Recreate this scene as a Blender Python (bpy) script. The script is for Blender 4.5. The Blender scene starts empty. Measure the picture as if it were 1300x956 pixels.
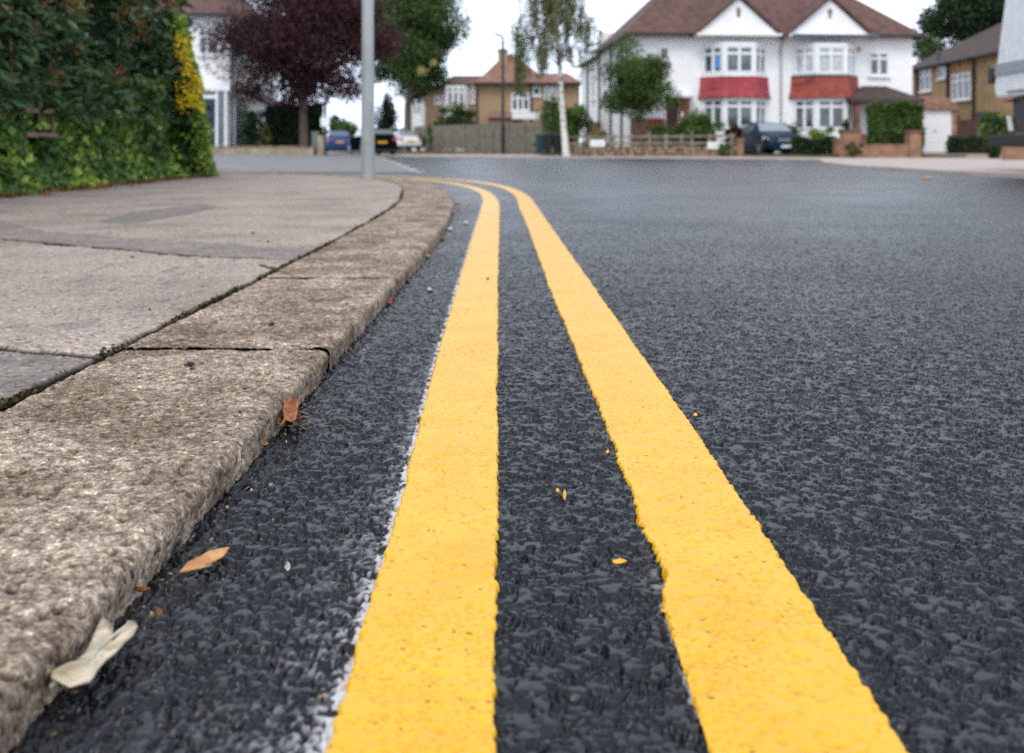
import bpy, math, random
import numpy as np
from mathutils import Vector, Matrix
R = math.radians
random.seed(7); rng = np.random.default_rng(7)
SC = bpy.context.scene
COL = SC.collection

# ---------------------------------------------------------------- camera, sky, sun, exposure
F, HY, CH = 1264.0, 190.0, 0.32            # focal length in photo px, horizon row, eye height
cam_d = bpy.data.cameras.new('camera'); cam = bpy.data.objects.new('camera', cam_d); COL.objects.link(cam)
cam.location = (0, 0, CH); cam.rotation_euler = (R(90), 0, 0)
cam_d.sensor_width = 36; cam_d.lens = 36*F/1300; cam_d.shift_y = -(478-HY)/1300
cam_d.clip_start = 0.02; cam_d.clip_end = 2000
cam_d.dof.use_dof = True; cam_d.dof.focus_distance = 1.05; cam_d.dof.aperture_fstop = 7.6
SC.camera = cam

W = bpy.data.worlds.new('World'); SC.world = W; W.use_nodes = True
nt = W.node_tree; nt.nodes.clear()
sky = nt.nodes.new('ShaderNodeTexSky'); sky.sky_type = 'NISHITA'; sky.sun_disc = False
sky.sun_elevation = R(52); sky.sun_rotation = R(200); sky.dust_density = 3
tc = nt.nodes.new('ShaderNodeTexCoord')
cn = nt.nodes.new('ShaderNodeTexNoise'); cn.inputs['Scale'].default_value = 2.2; cn.inputs['Detail'].default_value = 4
cr = nt.nodes.new('ShaderNodeValToRGB')
cr.color_ramp.elements[0].position = .3; cr.color_ramp.elements[0].color = (9.0, 9.4, 10.0, 1)
cr.color_ramp.elements[1].position = .75; cr.color_ramp.elements[1].color = (10.4, 10.6, 10.9, 1)
mx = nt.nodes.new('ShaderNodeMix'); mx.data_type = 'RGBA'; mx.inputs[0].default_value = .90
bg = nt.nodes.new('ShaderNodeBackground'); bg.inputs['Strength'].default_value = .1
wo = nt.nodes.new('ShaderNodeOutputWorld')
nt.links.new(tc.outputs['Generated'], cn.inputs['Vector']); nt.links.new(cn.outputs['Fac'], cr.inputs['Fac'])
# thin overcast: brighter and slightly bluer low down, darker cloud overhead
sx = nt.nodes.new('ShaderNodeSeparateXYZ'); nt.links.new(tc.outputs['Generated'], sx.inputs[0])
er = nt.nodes.new('ShaderNodeValToRGB'); e_ = er.color_ramp.elements
e_[0].position = 0.0; e_[0].color = (.60, .655, .76, 1); e_[1].position = 1.0; e_[1].color = (.37, .375, .385, 1)
for p_, c_ in ((.22, (.58, .625, .70, 1)), (.45, (.46, .475, .50, 1))):
    q_ = e_.new(p_); q_.color = c_
nt.links.new(sx.outputs[2], er.inputs['Fac'])
m2 = nt.nodes.new('ShaderNodeMix'); m2.data_type = 'RGBA'; m2.blend_type = 'MULTIPLY'; m2.inputs[0].default_value = 1
nt.links.new(cr.outputs[0], m2.inputs[6]); nt.links.new(er.outputs[0], m2.inputs[7])
m3 = nt.nodes.new('ShaderNodeMix'); m3.data_type = 'RGBA'; m3.blend_type = 'MULTIPLY'; m3.inputs[0].default_value = 1
nt.links.new(m2.outputs[2], m3.inputs[6]); m3.inputs[7].default_value = (2.12, 2.12, 2.12, 1)
m3.clamp_result = False; m2.clamp_result = False
nt.links.new(sky.outputs[0], mx.inputs[6]); nt.links.new(m3.outputs[2], mx.inputs[7])
nt.links.new(mx.outputs[2], bg.inputs['Color']); nt.links.new(bg.outputs[0], wo.inputs['Surface'])
sd = bpy.data.lights.new('sun', 'SUN'); sd.energy = 1.35; sd.angle = R(25); sd.color = (1, .97, .92)
so = bpy.data.objects.new('sun', sd); COL.objects.link(so)
so.rotation_euler = Vector((-math.sin(R(200))*math.cos(R(52))*-1, math.cos(R(200))*math.cos(R(52)), math.sin(R(52)))).to_track_quat('Z', 'Y').to_euler()
vs = SC.view_settings; vs.view_transform = 'Standard'; vs.look = 'None'; vs.exposure = 0.37; vs.gamma = 1; vs.use_curve_mapping = False
SC.cycles.use_denoising = False; SC.cycles.use_adaptive_sampling = False
SC.cycles.max_bounces = 6; SC.cycles.diffuse_bounces = 3; SC.cycles.glossy_bounces = 3; SC.cycles.transmission_bounces = 3
SC.cycles.sample_clamp_indirect = 4

# ---------------------------------------------------------------- helpers
def X(x, Y): return (x-650)*Y/F
def Z(y, Y): return CH+(HY-y)*Y/F

def tag(o, label=None, cat=None, group=None, kind=None):
    if label: o['label'] = label
    if cat: o['category'] = cat
    if group: o['group'] = group
    if kind: o['kind'] = kind
    return o
def empty(name, loc=(0,0,0), rz=0, **k):
    o = bpy.data.objects.new(name, None); COL.objects.link(o)
    o.location = loc; o.rotation_euler = (0,0,rz); o.empty_display_size = .1
    return tag(o, **k)
def copy_tree(o, parent=None):
    c = o.copy(); COL.objects.link(c); c.parent = parent
    for ch in list(o.children): copy_tree(ch, c)
    return c
def mesh_np(name, V, Fc, mat, parent=None, smooth=True, attrs=None):
    """V (n,3) array, Fc (m,4) or (m,3) int array"""
    V = np.ascontiguousarray(V, dtype=np.float32); Fc = np.ascontiguousarray(Fc, dtype=np.int32)
    me = bpy.data.meshes.new(name); k = Fc.shape[1]
    me.vertices.add(len(V)); me.vertices.foreach_set('co', V.ravel())
    me.loops.add(Fc.size); me.loops.foreach_set('vertex_index', Fc.ravel())
    me.polygons.add(len(Fc)); me.polygons.foreach_set('loop_start', np.arange(0, Fc.size, k, dtype=np.int32))
    me.polygons.foreach_set('loop_total', np.full(len(Fc), k, dtype=np.int32))
    me.polygons.foreach_set('use_smooth', np.full(len(Fc), smooth))
    me.update(calc_edges=True)
    for an, av in (attrs or {}).items():
        a = me.attributes.new(an, 'FLOAT', 'POINT'); a.data.foreach_set('value', np.ascontiguousarray(av, dtype=np.float32).ravel())
    me.materials.append(mat)
    o = bpy.data.objects.new(name, me); COL.objects.link(o); o.parent = parent
    return o
def grid_faces(nr, nc, off=0):
    i = np.arange(nr-1)[:,None]*nc + np.arange(nc-1)[None,:] + off
    return np.stack([i, i+1, i+nc+1, i+nc], -1).reshape(-1,4)

class MB:
    def __init__(s, M=None): s.v=[]; s.f=[]; s.M = M
    def add(s, vs, fs):
        n = len(s.v)
        for p in vs:
            p = Vector(p)
            s.v.append(tuple(s.M @ p) if s.M is not None else tuple(p))
        s.f += [tuple(i+n for i in f) for f in fs]; return s
    def box(s, x0,x1,y0,y1,z0,z1):
        return s.add([(x0,y0,z0),(x1,y0,z0),(x1,y1,z0),(x0,y1,z0),(x0,y0,z1),(x1,y0,z1),(x1,y1,z1),(x0,y1,z1)],
                     [(0,3,2,1),(4,5,6,7),(0,1,5,4),(1,2,6,5),(2,3,7,6),(3,0,4,7)])
    def prism(s, poly, y0, y1):      # poly of (x,z), extruded along y
        n=len(poly)
        return s.add([(x,y0,z) for x,z in poly]+[(x,y1,z) for x,z in poly],
                     [tuple(range(n)), tuple(range(2*n-1,n-1,-1))]+[(i,i+n,(i+1)%n+n,(i+1)%n) for i in range(n)])
    def slab(s, poly, z0, z1):       # poly of (x,y), extruded along z
        n=len(poly)
        return s.add([(x,y,z0) for x,y in poly]+[(x,y,z1) for x,y in poly],
                     [tuple(range(n-1,-1,-1)), tuple(range(n,2*n))]+[(i,(i+1)%n,(i+1)%n+n,i+n) for i in range(n)])
    def loft(s, rings, cap=True):
        n=len(rings[0]); v=[p for r in rings for p in r]
        f=[(k*n+i,k*n+(i+1)%n,(k+1)*n+(i+1)%n,(k+1)*n+i) for k in range(len(rings)-1) for i in range(n)]
        if cap: f += [tuple(range(n-1,-1,-1)), tuple(range((len(rings)-1)*n, len(rings)*n))]
        return s.add(v, f)
    def tube(s, pts, rad, n=8, cap=True):
        pts=[Vector(p) for p in pts]
        if not hasattr(rad,'__len__'): rad=[rad]*len(pts)
        rings=[]; up=Vector((0,0,1))
        for i,p in enumerate(pts):
            t=(pts[min(i+1,len(pts)-1)]-pts[max(i-1,0)]).normalized()
            a=t.cross(up if abs(t.z)<.9 else Vector((1,0,0))).normalized(); b=t.cross(a)
            rings.append([p+(a*math.cos(2*math.pi*k/n)+b*math.sin(2*math.pi*k/n))*rad[i] for k in range(n)])
        return s.loft(rings, cap)
    def build(s, name, mat, parent=None, smooth=False, bevel=0):
        me=bpy.data.meshes.new(name); me.from_pydata(s.v,[],s.f); me.update()
        if smooth:
            me.polygons.foreach_set('use_smooth',[True]*len(me.polygons))
            try: me.set_sharp_from_angle(angle=R(40))
            except Exception: pass
        me.materials.append(mat)
        o=bpy.data.objects.new(name,me); COL.objects.link(o); o.parent=parent
        if bevel:
            b=o.modifiers.new('bevel','BEVEL'); b.width=bevel; b.segments=2; b.limit_method='ANGLE'
        return o

# ---- materials
def newmat(name):
    m=bpy.data.materials.new(name); m.use_nodes=True
    return m, m.node_tree, m.node_tree.nodes['Principled BSDF']
def N(t, kind, **k):
    n=t.nodes.new('ShaderNode'+kind)
    for a,b in k.items():
        if a in n.inputs: n.inputs[a].default_value=b
        else: setattr(n,a,b)
    return n
def ramp(t, stops):
    r=t.nodes.new('ShaderNodeValToRGB'); e=r.color_ramp.elements
    while len(e)<len(stops): e.new(.5)
    for i,(p,c) in enumerate(stops): e[i].position=p; e[i].color=(*c,1) if len(c)==3 else c
    return r
def noisemat(name, c1, c2, scale=5, rough=.8, bump=.3, bscale=None, detail=6, spec=.3, lo=.35, hi=.65, c3=None, s3=60, dist=.01):
    m,t,b=newmat(name); co=N(t,'TexCoord')
    n=N(t,'TexNoise',Scale=scale,Detail=detail); t.links.new(co.outputs['Object'],n.inputs['Vector'])
    r=ramp(t,[(lo,c1),(hi,c2)]); t.links.new(n.outputs['Fac'],r.inputs['Fac'])
    out=r.outputs[0]
    if c3 is not None:
        n3=N(t,'TexNoise',Scale=s3,Detail=3); t.links.new(co.outputs['Object'],n3.inputs['Vector'])
        r3=ramp(t,[(.52,(0,0,0)),(.66,(1,1,1))]); t.links.new(n3.outputs['Fac'],r3.inputs['Fac'])
        x=N(t,'Mix',data_type='RGBA'); t.links.new(r3.outputs[0],x.inputs[0]); t.links.new(out,x.inputs[6]); x.inputs[7].default_value=(*c3,1); out=x.outputs[2]
    t.links.new(out,b.inputs['Base Color']); b.inputs['Roughness'].default_value=rough
    b.inputs['Specular IOR Level'].default_value=spec
    if bump:
        n2=N(t,'TexNoise',Scale=bscale or scale*6,Detail=5); t.links.new(co.outputs['Object'],n2.inputs['Vector'])
        bp=N(t,'Bump',Strength=bump,Distance=dist); t.links.new(n2.outputs['Fac'],bp.inputs['Height']); t.links.new(bp.outputs[0],b.inputs['Normal'])
    return m
def plain(name, c, rough=.5, metal=0, coat=0, spec=.5):
    m,t,b=newmat(name); co=N(t,'TexCoord'); n=N(t,'TexNoise',Scale=9,Detail=4); t.links.new(co.outputs['Object'],n.inputs['Vector'])
    r=ramp(t,[(.3,tuple(v*.88 for v in c)),(.7,tuple(min(1,v*1.08) for v in c))]); t.links.new(n.outputs['Fac'],r.inputs['Fac'])
    t.links.new(r.outputs[0],b.inputs['Base Color']); b.inputs['Roughness'].default_value=rough; b.inputs['Metallic'].default_value=metal
    b.inputs['Coat Weight'].default_value=coat; b.inputs['Specular IOR Level'].default_value=spec
    return m
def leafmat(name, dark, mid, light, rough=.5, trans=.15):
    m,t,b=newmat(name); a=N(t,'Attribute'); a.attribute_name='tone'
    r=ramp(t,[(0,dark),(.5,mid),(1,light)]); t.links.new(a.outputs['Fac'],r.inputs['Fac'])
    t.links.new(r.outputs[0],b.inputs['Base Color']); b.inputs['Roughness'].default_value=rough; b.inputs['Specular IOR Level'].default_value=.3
    if trans:
        tr=N(t,'BsdfTranslucent'); t.links.new(r.outputs[0],tr.inputs['Color']); mxs=N(t,'MixShader'); mxs.inputs[0].default_value=trans
        t.links.new(b.outputs[0],mxs.inputs[1]); t.links.new(tr.outputs[0],mxs.inputs[2]); t.links.new(mxs.outputs[0],t.nodes['Material Output'].inputs['Surface'])
    return m
def brickmat(name, c1, c2, mortar, bw=.225, bh=.075, scale=1, mort=.012):
    m,t,b=newmat(name); co=N(t,'TexCoord'); sp=N(t,'SeparateXYZ'); t.links.new(co.outputs['Object'],sp.inputs[0])
    ad=N(t,'Math',operation='ADD'); t.links.new(sp.outputs[0],ad.inputs[0]); t.links.new(sp.outputs[1],ad.inputs[1])
    cb=N(t,'CombineXYZ'); t.links.new(ad.outputs[0],cb.inputs[0]); t.links.new(sp.outputs[2],cb.inputs[1])
    br=N(t,'TexBrick'); br.inputs['Scale'].default_value=scale; br.inputs['Brick Width'].default_value=bw; br.inputs['Row Height'].default_value=bh
    br.inputs['Mortar Size'].default_value=mort; br.inputs['Color1'].default_value=(*c1,1); br.inputs['Color2'].default_value=(*c2,1); br.inputs['Mortar'].default_value=(*mortar,1)
    t.links.new(cb.outputs[0],br.inputs['Vector'])
    n=N(t,'TexNoise',Scale=3,Detail=5); t.links.new(co.outputs['Object'],n.inputs['Vector'])
    r=ramp(t,[(.3,(.65,.65,.65)),(.7,(1.15,1.15,1.15))]); t.links.new(n.outputs['Fac'],r.inputs['Fac'])
    x=N(t,'Mix',data_type='RGBA',blend_type='MULTIPLY'); x.inputs[0].default_value=1
    t.links.new(br.outputs['Color'],x.inputs[6]); t.links.new(r.outputs[0],x.inputs[7]); t.links.new(x.outputs[2],b.inputs['Base Color'])
    b.inputs['Roughness'].default_value=.85
    bp=N(t,'Bump',Strength=.4,Distance=.01); t.links.new(br.outputs['Fac'],bp.inputs['Height']); bp.invert=True; t.links.new(bp.outputs[0],b.inputs['Normal'])
    return m

M={}
M['white_wall']=noisemat('white_render',(.82,.82,.825),(.89,.89,.89),3,.8,.3,60)
M['white_paint']=plain('white_paint',(.8,.81,.82),.4)
M['glass']=noisemat('window_glass',(.035,.045,.05),(.12,.15,.16),2.5,.08,0,spec=.8)
M['net']=noisemat('net_curtain',(.35,.38,.42),(.55,.58,.62),6,.7,.2)
M['blue_cloth']=plain('blue_curtain',(.08,.27,.62),.8)
M['roof']=brickmat('clay_roof_tiles',(.13,.065,.055),(.20,.10,.085),(.06,.035,.03),.2,.12,1,.02)
M['roof_red']=brickmat('red_roof_tiles',(.25,.12,.09),(.36,.18,.13),(.14,.08,.06),.2,.12,1,.02)
M['roof_dark']=brickmat('dark_roof_tiles',(.07,.045,.04),(.11,.07,.06),(.035,.025,.025),.2,.12,1,.02)
M['rose_tile']=brickmat('painted_rose_tiles',(.40,.060,.075),(.47,.078,.095),(.22,.035,.045),.18,.11,1,.01)
M['brick_tile']=brickmat('clay_hung_tiles',(.30,.055,.045),(.40,.095,.062),(.15,.035,.03),.18,.11,1,.01)
M['pebble']=noisemat('pebbledash_brown',(.36,.235,.12),(.47,.32,.18),2,.9,.6,70)
M['pebble2']=noisemat('pebbledash_tan',(.30,.20,.12),(.42,.29,.18),25,.9,.6,70)
M['brick']=brickmat('orange_brick',(.30,.12,.06),(.42,.19,.10),(.25,.2,.15))
M['brick_y']=brickmat('yellow_brick',(.34,.26,.17),(.44,.34,.23),(.25,.22,.18))
M['brick_dark']=brickmat('brown_brick',(.16,.06,.04),(.22,.09,.06),(.12,.09,.07))
M['stone']=noisemat('rubble_stone',(.07,.05,.035),(.30,.22,.15),6,.9,.8,12,lo=.4,hi=.6)
M['grey_wood']=noisemat('weathered_wood',(.13,.115,.09),(.235,.21,.17),3,.9,.4,30)
M['brown_wood']=noisemat('brown_wood',(.05,.025,.018),(.085,.045,.03),3,.75,.3,30)
M['oak']=noisemat('varnished_oak',(.25,.10,.035),(.40,.18,.07),3,.5,.2,30)
M['post_wood']=noisemat('rail_wood',(.15,.13,.10),(.27,.235,.19),4,.9,.4,30)
M['black']=plain('black_paint',(.015,.015,.017),.4)
M['rubber']=plain('rubber',(.02,.02,.02),.8)
M['dark_green']=plain('dark_green_paint',(.015,.045,.05),.4)
M['door_blue']=plain('navy_door',(.012,.02,.06),.4)
M['steel']=noisemat('galvanised_steel',(.30,.335,.345),(.42,.455,.46),1.3,.45,.1,40,spec=.5)
M['chrome']=plain('chrome',(.6,.62,.65),.2,.9)
M['bark']=noisemat('bark',(.07,.05,.04),(.15,.115,.095),8,.9,.8,14)
M['bark_grey']=noisemat('grey_bark',(.11,.09,.075),(.2,.17,.145),8,.9,.8,14)
M['birch']=noisemat('birch_bark',(.10,.09,.08),(.72,.68,.64),7,.8,.4,20,lo=.36,hi=.46)
M['twig']=noisemat('dead_twigs',(.22,.12,.06),(.34,.21,.12),8,.9,.3)
L_purple=leafmat('purple_leaves',(.016,.006,.008),(.045,.013,.018),(.11,.032,.038),trans=.1)
L_green=leafmat('green_leaves',(.012,.03,.010),(.05,.10,.024),(.17,.25,.06))
L_dark=leafmat('dark_evergreen_leaves',(.006,.017,.007),(.018,.042,.014),(.05,.09,.03))
L_mid=leafmat('mid_green_leaves',(.02,.045,.008),(.055,.105,.02),(.14,.22,.045))
L_lime=leafmat('lime_leaves',(.07,.12,.012),(.16,.24,.03),(.32,.42,.06))
L_birch=leafmat('birch_leaves',(.05,.07,.02),(.12,.15,.05),(.24,.26,.10),trans=.3)
L_tan=leafmat('straw_leaves',(.20,.13,.04),(.33,.24,.09),(.45,.35,.15))
L_olive=leafmat('olive_leaves',(.05,.05,.015),(.10,.10,.03),(.2,.19,.06))
L_maroon=leafmat('maroon_leaves',(.02,.007,.008),(.05,.015,.015),(.10,.04,.03))
L_laurel=leafmat('laurel_leaves',(.009,.026,.010),(.055,.12,.045),(.22,.33,.15),rough=.33,trans=.1)
L_ivy=leafmat('ivy_leaves',(.014,.038,.009),(.085,.175,.026),(.40,.54,.08),rough=.4)
L_yel=leafmat('yellow_petals',(.55,.38,.01),(.80,.60,.02),(.90,.72,.06))
L_rust=leafmat('rusty_flower_heads',(.08,.03,.012),(.20,.075,.02),(.36,.16,.05))

# ---- noise in numpy
def hsh(ix,iy,seed):
    a=(ix.astype(np.int64)*374761393+iy.astype(np.int64)*668265263+seed*1442695041)&0xffffffff
    a=((a^(a>>13))*1274126177)&0xffffffff; a=((a^(a>>16))*2246822519)&0xffffffff
    return ((a^(a>>15))&0xffffff)/float(0x1000000)
def vno(x,y,seed=0):
    ix=np.floor(x); iy=np.floor(y); fx=x-ix; fy=y-iy; fx=fx*fx*(3-2*fx); fy=fy*fy*(3-2*fy)
    a=hsh(ix,iy,seed); b=hsh(ix+1,iy,seed); c=hsh(ix,iy+1,seed); d=hsh(ix+1,iy+1,seed)
    return (a+(b-a)*fx)*(1-fy)+(c+(d-c)*fx)*fy
def fbm(x,y,seed=0,o=4):
    s=0; a=.5; t=0
    for i in range(o): s=s+a*vno(x*2**i,y*2**i,seed+i*17); t+=a; a*=.55
    return s/t
def wor(x,y,seed=0,jit=.9):
    ix=np.floor(x); iy=np.floor(y); f1=np.full(x.shape,9.); f2=f1.copy(); cx=np.zeros_like(f1); cy=cx.copy(); dx=cx.copy(); dy=cx.copy()
    for i in (-1,0,1):
        for j in (-1,0,1):
            jx=ix+i; jy=iy+j
            px=jx+.5+jit*(hsh(jx,jy,seed)-.5); py=jy+.5+jit*(hsh(jx,jy,seed+1)-.5)
            ax=x-px; ay=y-py; d=np.sqrt(ax*ax+ay*ay); m=d<f1
            f2=np.where(m,f1,np.minimum(f2,d)); f1=np.where(m,d,f1)
            cx=np.where(m,jx,cx); cy=np.where(m,jy,cy); dx=np.where(m,ax,dx); dy=np.where(m,ay,dy)
    return f1,f2,cx,cy,dx,dy
def sst(v,a=0.,b=1.):
    v=np.clip((v-a)/(b-a),0,1); return v*v*(3-2*v)

def stones(wx,wy,a,seed,gapw):
    f1,f2,cx,cy,dx,dy=wor(wx/a,wy/a,seed,1.0)
    r=hsh(cx,cy,seed+20); tx=hsh(cx,cy,seed+21)-.5; ty=hsh(cx,cy,seed+22)-.5
    gap=sst(f2-f1,0,gapw); dome=1-.45*np.clip(f1/.75,0,1)**2
    return gap*dome, r, gap*(tx*dx+ty*dy)
def road_h(x,y):
    wx=x+.0060*(fbm(x/.0060,y/.0060,5,3)-.5)+.0085*(vno(x/.021,y/.021,25)-.5)
    wy=y+.0060*(fbm(x/.0060,y/.0060,6,3)-.5)+.0085*(vno(x/.021,y/.021,26)-.5)
    A,ra,ta=stones(wx,wy,.0128,11,.25); B,rb,tb=stones(wx+.37,wy+.11,.0078,51,.32); C,rc_,tc_=stones(wx+.7,wy+.3,.0048,61,.34)
    pit=fbm(x/.022,y/.022,71,3)
    ha=np.where(ra>.55,A*(.0040+.0020*ra)+ta*.0030,0)
    hb=np.where(rb>.28,B*(.0030+.0030*rb)+tb*.0026,0)
    hc=C*(.0002+.0034*rc_)
    h=np.maximum(np.maximum(ha,hb),hc)*(.35+1.25*pit)
    h=h+.0009*(fbm(x/.0024,y/.0024,81,2)-.5)*(h>.0008)
    # the roller flattens the tops, voids stay open between the stones
    k=.0036; h=np.where(h>k,k+(h-k)*.25,h)
    vd=fbm(wx/.0085,wy/.0085,95,2); h=h-.0030*sst(vd,.58,.72)-.0013*(1-sst(np.maximum(A*(ra>.55),np.maximum(B*(rb>.28),C)),.02,.30))
    h=h*.86-.0034+.0016*(fbm(x/.25,y/.25,91,2)-.5)
    return h-.004*np.exp(-((x-1.07)/.10)**2-((y-2.85)/.13)**2)-.003*np.exp(-((x-.36)/.12)**2-((y-2.6)/.05)**2)-.004*np.exp(-((x-.33)/.16)**2-((y-4.4)/.08)**2)-.003*np.exp(-((x+.005)/.02)**2-((y-3.45)/.05)**2)

# ---------------------------------------------------------------- ground level surfaces
# kerb front edge as a path, sampled smoothly
def smooth_path(pts, n=40):
    P=np.array(pts,float); P=np.vstack([2*P[0]-P[1],P,2*P[-1]-P[-2]]); out=[]
    for i in range(1,len(P)-2):
        for t in np.linspace(0,1,n,endpoint=False):
            a,b,c,d=P[i-1],P[i],P[i+1],P[i+2]
            out.append(.5*((2*b)+(-a+c)*t+(2*a-5*b+4*c-d)*t*t+(-a+3*b-3*c+d)*t**3))
    out.append(P[-2]); return np.array(out)
KERB=smooth_path([(-.268,-2),(-.268,-.6),(-.268,.4),(-.264,1.44),(-.256,2.22),(-.252,3.1),(-.268,4.2),(-.315,5.4),(-.40,6.4),(-.54,7.6),(-.76,8.8),(-1.06,9.8),(-1.6,10.9),(-2.6,11.9),(-4.5,12.8),(-8,13.4),(-20,14),(-45,15)],24)
def path_frame(P):
    d=np.gradient(P,axis=0); l=np.hypot(d[:,0],d[:,1]); d=d/l[:,None]
    s=np.concatenate([[0],np.cumsum(np.hypot(*np.diff(P,axis=0).T))]); return s,d
KS,KD=path_frame(KERB)
def kerb_at(s, off):                      # off > 0: towards the pavement
    x=np.interp(s,KS,KERB[:,0]); y=np.interp(s,KS,KERB[:,1]); dx=np.interp(s,KS,KD[:,0]); dy=np.interp(s,KS,KD[:,1])
    l=np.hypot(dx,dy); return x-dy/l*off, y+dx/l*off
KH=.035

# yellow lines: centre and width against Y near the camera, then a path
LA=[(-.054,-2,.093),(-.054,.3,.093),(-.0545,.6,.093),(-.058,.95,.093),(-.064,1.25,.095),(-.070,1.62,.098),(-.080,2.34,.099),(-.090,3.1,.10),(-.099,3.9,.102),(-.115,5.2,.10),(-.143,6.4,.09),(-.23,7.6,.085),(-.43,8.8,.085),(-.80,10.1,.085),(-1.35,11.1,.085),(-2.3,12.1,.085),(-4.3,13.15,.085),(-8,13.75,.085),(-20,14.3,.085)]
LB=[(.160,-2,.106),(.160,.3,.106),(.160,.6,.106),(.160,.95,.104),(.157,1.25,.103),(.1515,1.55,.104),(.1474,1.85,.106),(.1405,2.22,.108),(.1350,2.6,.107),(.1275,3.12,.105),(.1165,3.91,.103),(.0944,5.23,.102),(.052,7.1,.09),(-.11,8.7,.085),(-.45,10.1,.085),(-1.05,11.25,.085),(-2.1,12.35,.085),(-4.2,13.45,.085),(-8,14.05,.085),(-20,14.6,.085)]
def line_path(T):
    P=smooth_path(T,30); s,d=path_frame(P[:,:2]); return P,s,d
PA=line_path(LA); PB=line_path(LB)
def line_edge_x(T,y,side):
    P=np.array(T)[:12]; return np.interp(y,P[:,1],P[:,0])+side*np.interp(y,P[:,1],P[:,2])/2

# -------- materials of the ground
def asphalt_mat():
    m,t,b=newmat('new_asphalt'); co=N(t,'TexCoord')
    n=N(t,'TexNoise',Scale=420,Detail=5); t.links.new(co.outputs['Object'],n.inputs['Vector'])
    n2=N(t,'TexNoise',Scale=1.3,Detail=4); t.links.new(co.outputs['Object'],n2.inputs['Vector'])
    r=ramp(t,[(.3,(.0015,.002,.003)),(.7,(.009,.011,.015))]); t.links.new(n.outputs['Fac'],r.inputs['Fac'])
    r2=ramp(t,[(.35,(.75,.75,.75)),(.65,(1.35,1.35,1.35))]); t.links.new(n2.outputs['Fac'],r2.inputs['Fac'])
    x=N(t,'Mix',data_type='RGBA',blend_type='MULTIPLY'); x.inputs[0].default_value=1; t.links.new(r.outputs[0],x.inputs[6]); t.links.new(r2.outputs[0],x.inputs[7])
    a=N(t,'Attribute'); a.attribute_name='spray'
    w=N(t,'Mix',data_type='RGBA'); t.links.new(a.outputs['Fac'],w.inputs[0]); t.links.new(x.outputs[2],w.inputs[6]); w.inputs[7].default_value=(.62,.62,.66,1)
    # sparse pale grit
    v=N(t,'TexVoronoi',Scale=55); t.links.new(co.outputs['Object'],v.inputs['Vector'])
    g=ramp(t,[(.035,(1,1,1)),(.05,(0,0,0))]); t.links.new(v.outputs['Distance'],g.inputs['Fac'])
    n3=N(t,'TexNoise',Scale=23,Detail=1); t.links.new(co.outputs['Object'],n3.inputs['Vector']); g3=ramp(t,[(.60,(0,0,0)),(.63,(1,1,1))]); t.links.new(n3.outputs['Fac'],g3.inputs['Fac'])
    mm=N(t,'Math',operation='MULTIPLY'); t.links.new(g.outputs[0],mm.inputs[0]); t.links.new(g3.outputs[0],mm.inputs[1])
    w2=N(t,'Mix',data_type='RGBA'); t.links.new(mm.outputs[0],w2.inputs[0]); t.links.new(w.outputs[2],w2.inputs[6]); w2.inputs[7].default_value=(.35,.33,.31,1)
    t.links.new(w2.outputs[2],b.inputs['Base Color'])
    rr=ramp(t,[(.35,(.24,.24,.24)),(.65,(.36,.36,.36))]); t.links.new(n2.outputs['Fac'],rr.inputs['Fac']); t.links.new(rr.outputs[0],b.inputs['Roughness'])
    b.inputs['Specular IOR Level'].default_value=.40; b.inputs['Specular Tint'].default_value=(.90,.94,1,1)
    vb=N(t,'TexVoronoi',Scale=105); t.links.new(co.outputs['Object'],vb.inputs['Vector'])
    # the stones of the far road, where the sheet itself is flat
    fa=N(t,'Attribute'); fa.attribute_name='far'
    b1=N(t,'Bump',Distance=.006); t.links.new(fa.outputs['Fac'],b1.inputs['Strength']); b1.invert=True; t.links.new(vb.outputs['Distance'],b1.inputs['Height'])
    b2=N(t,'Bump',Strength=.5,Distance=.0006); n4=N(t,'TexNoise',Scale=650,Detail=5); t.links.new(co.outputs['Object'],n4.inputs['Vector'])
    t.links.new(n4.outputs['Fac'],b2.inputs['Height']); t.links.new(b1.outputs[0],b2.inputs['Normal']); t.links.new(b2.outputs[0],b.inputs['Normal'])
    return m
M['asphalt']=asphalt_mat()
def yellow_mat():
    m,t,b=newmat('yellow_thermoplastic'); co=N(t,'TexCoord'); 
    n=N(t,'TexNoise',Scale=11,Detail=5); t.links.new(co.outputs['Object'],n.inputs['Vector'])
    r=ramp(t,[(.3,(.76,.395,.010)),(.7,(.80,.46,.018))]); t.links.new(n.outputs['Fac'],r.inputs['Fac'])
    a=N(t,'Attribute'); a.attribute_name='pit'
    w=N(t,'Mix',data_type='RGBA'); t.links.new(a.outputs['Fac'],w.inputs[0]); t.links.new(r.outputs[0],w.inputs[6]); w.inputs[7].default_value=(.60,.27,.008,1)
    g=N(t,'Attribute'); g.attribute_name='grime'
    w3=N(t,'Mix',data_type='RGBA'); t.links.new(g.outputs['Fac'],w3.inputs[0]); t.links.new(w.outputs[2],w3.inputs[6]); w3.inputs[7].default_value=(.06,.04,.02,1)
    t.links.new(w3.outputs[2],b.inputs['Base Color']); b.inputs['Roughness'].default_value=.36; b.inputs['Specular IOR Level'].default_value=.5
    b2=N(t,'Bump',Strength=.5,Distance=.0008); n4=N(t,'TexNoise',Scale=420,Detail=4); t.links.new(co.outputs['Object'],n4.inputs['Vector'])
    t.links.new(n4.outputs['Fac'],b2.inputs['Height']); t.links.new(b2.outputs[0],b.inputs['Normal'])
    return m
M['yellow']=yellow_mat()
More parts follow.
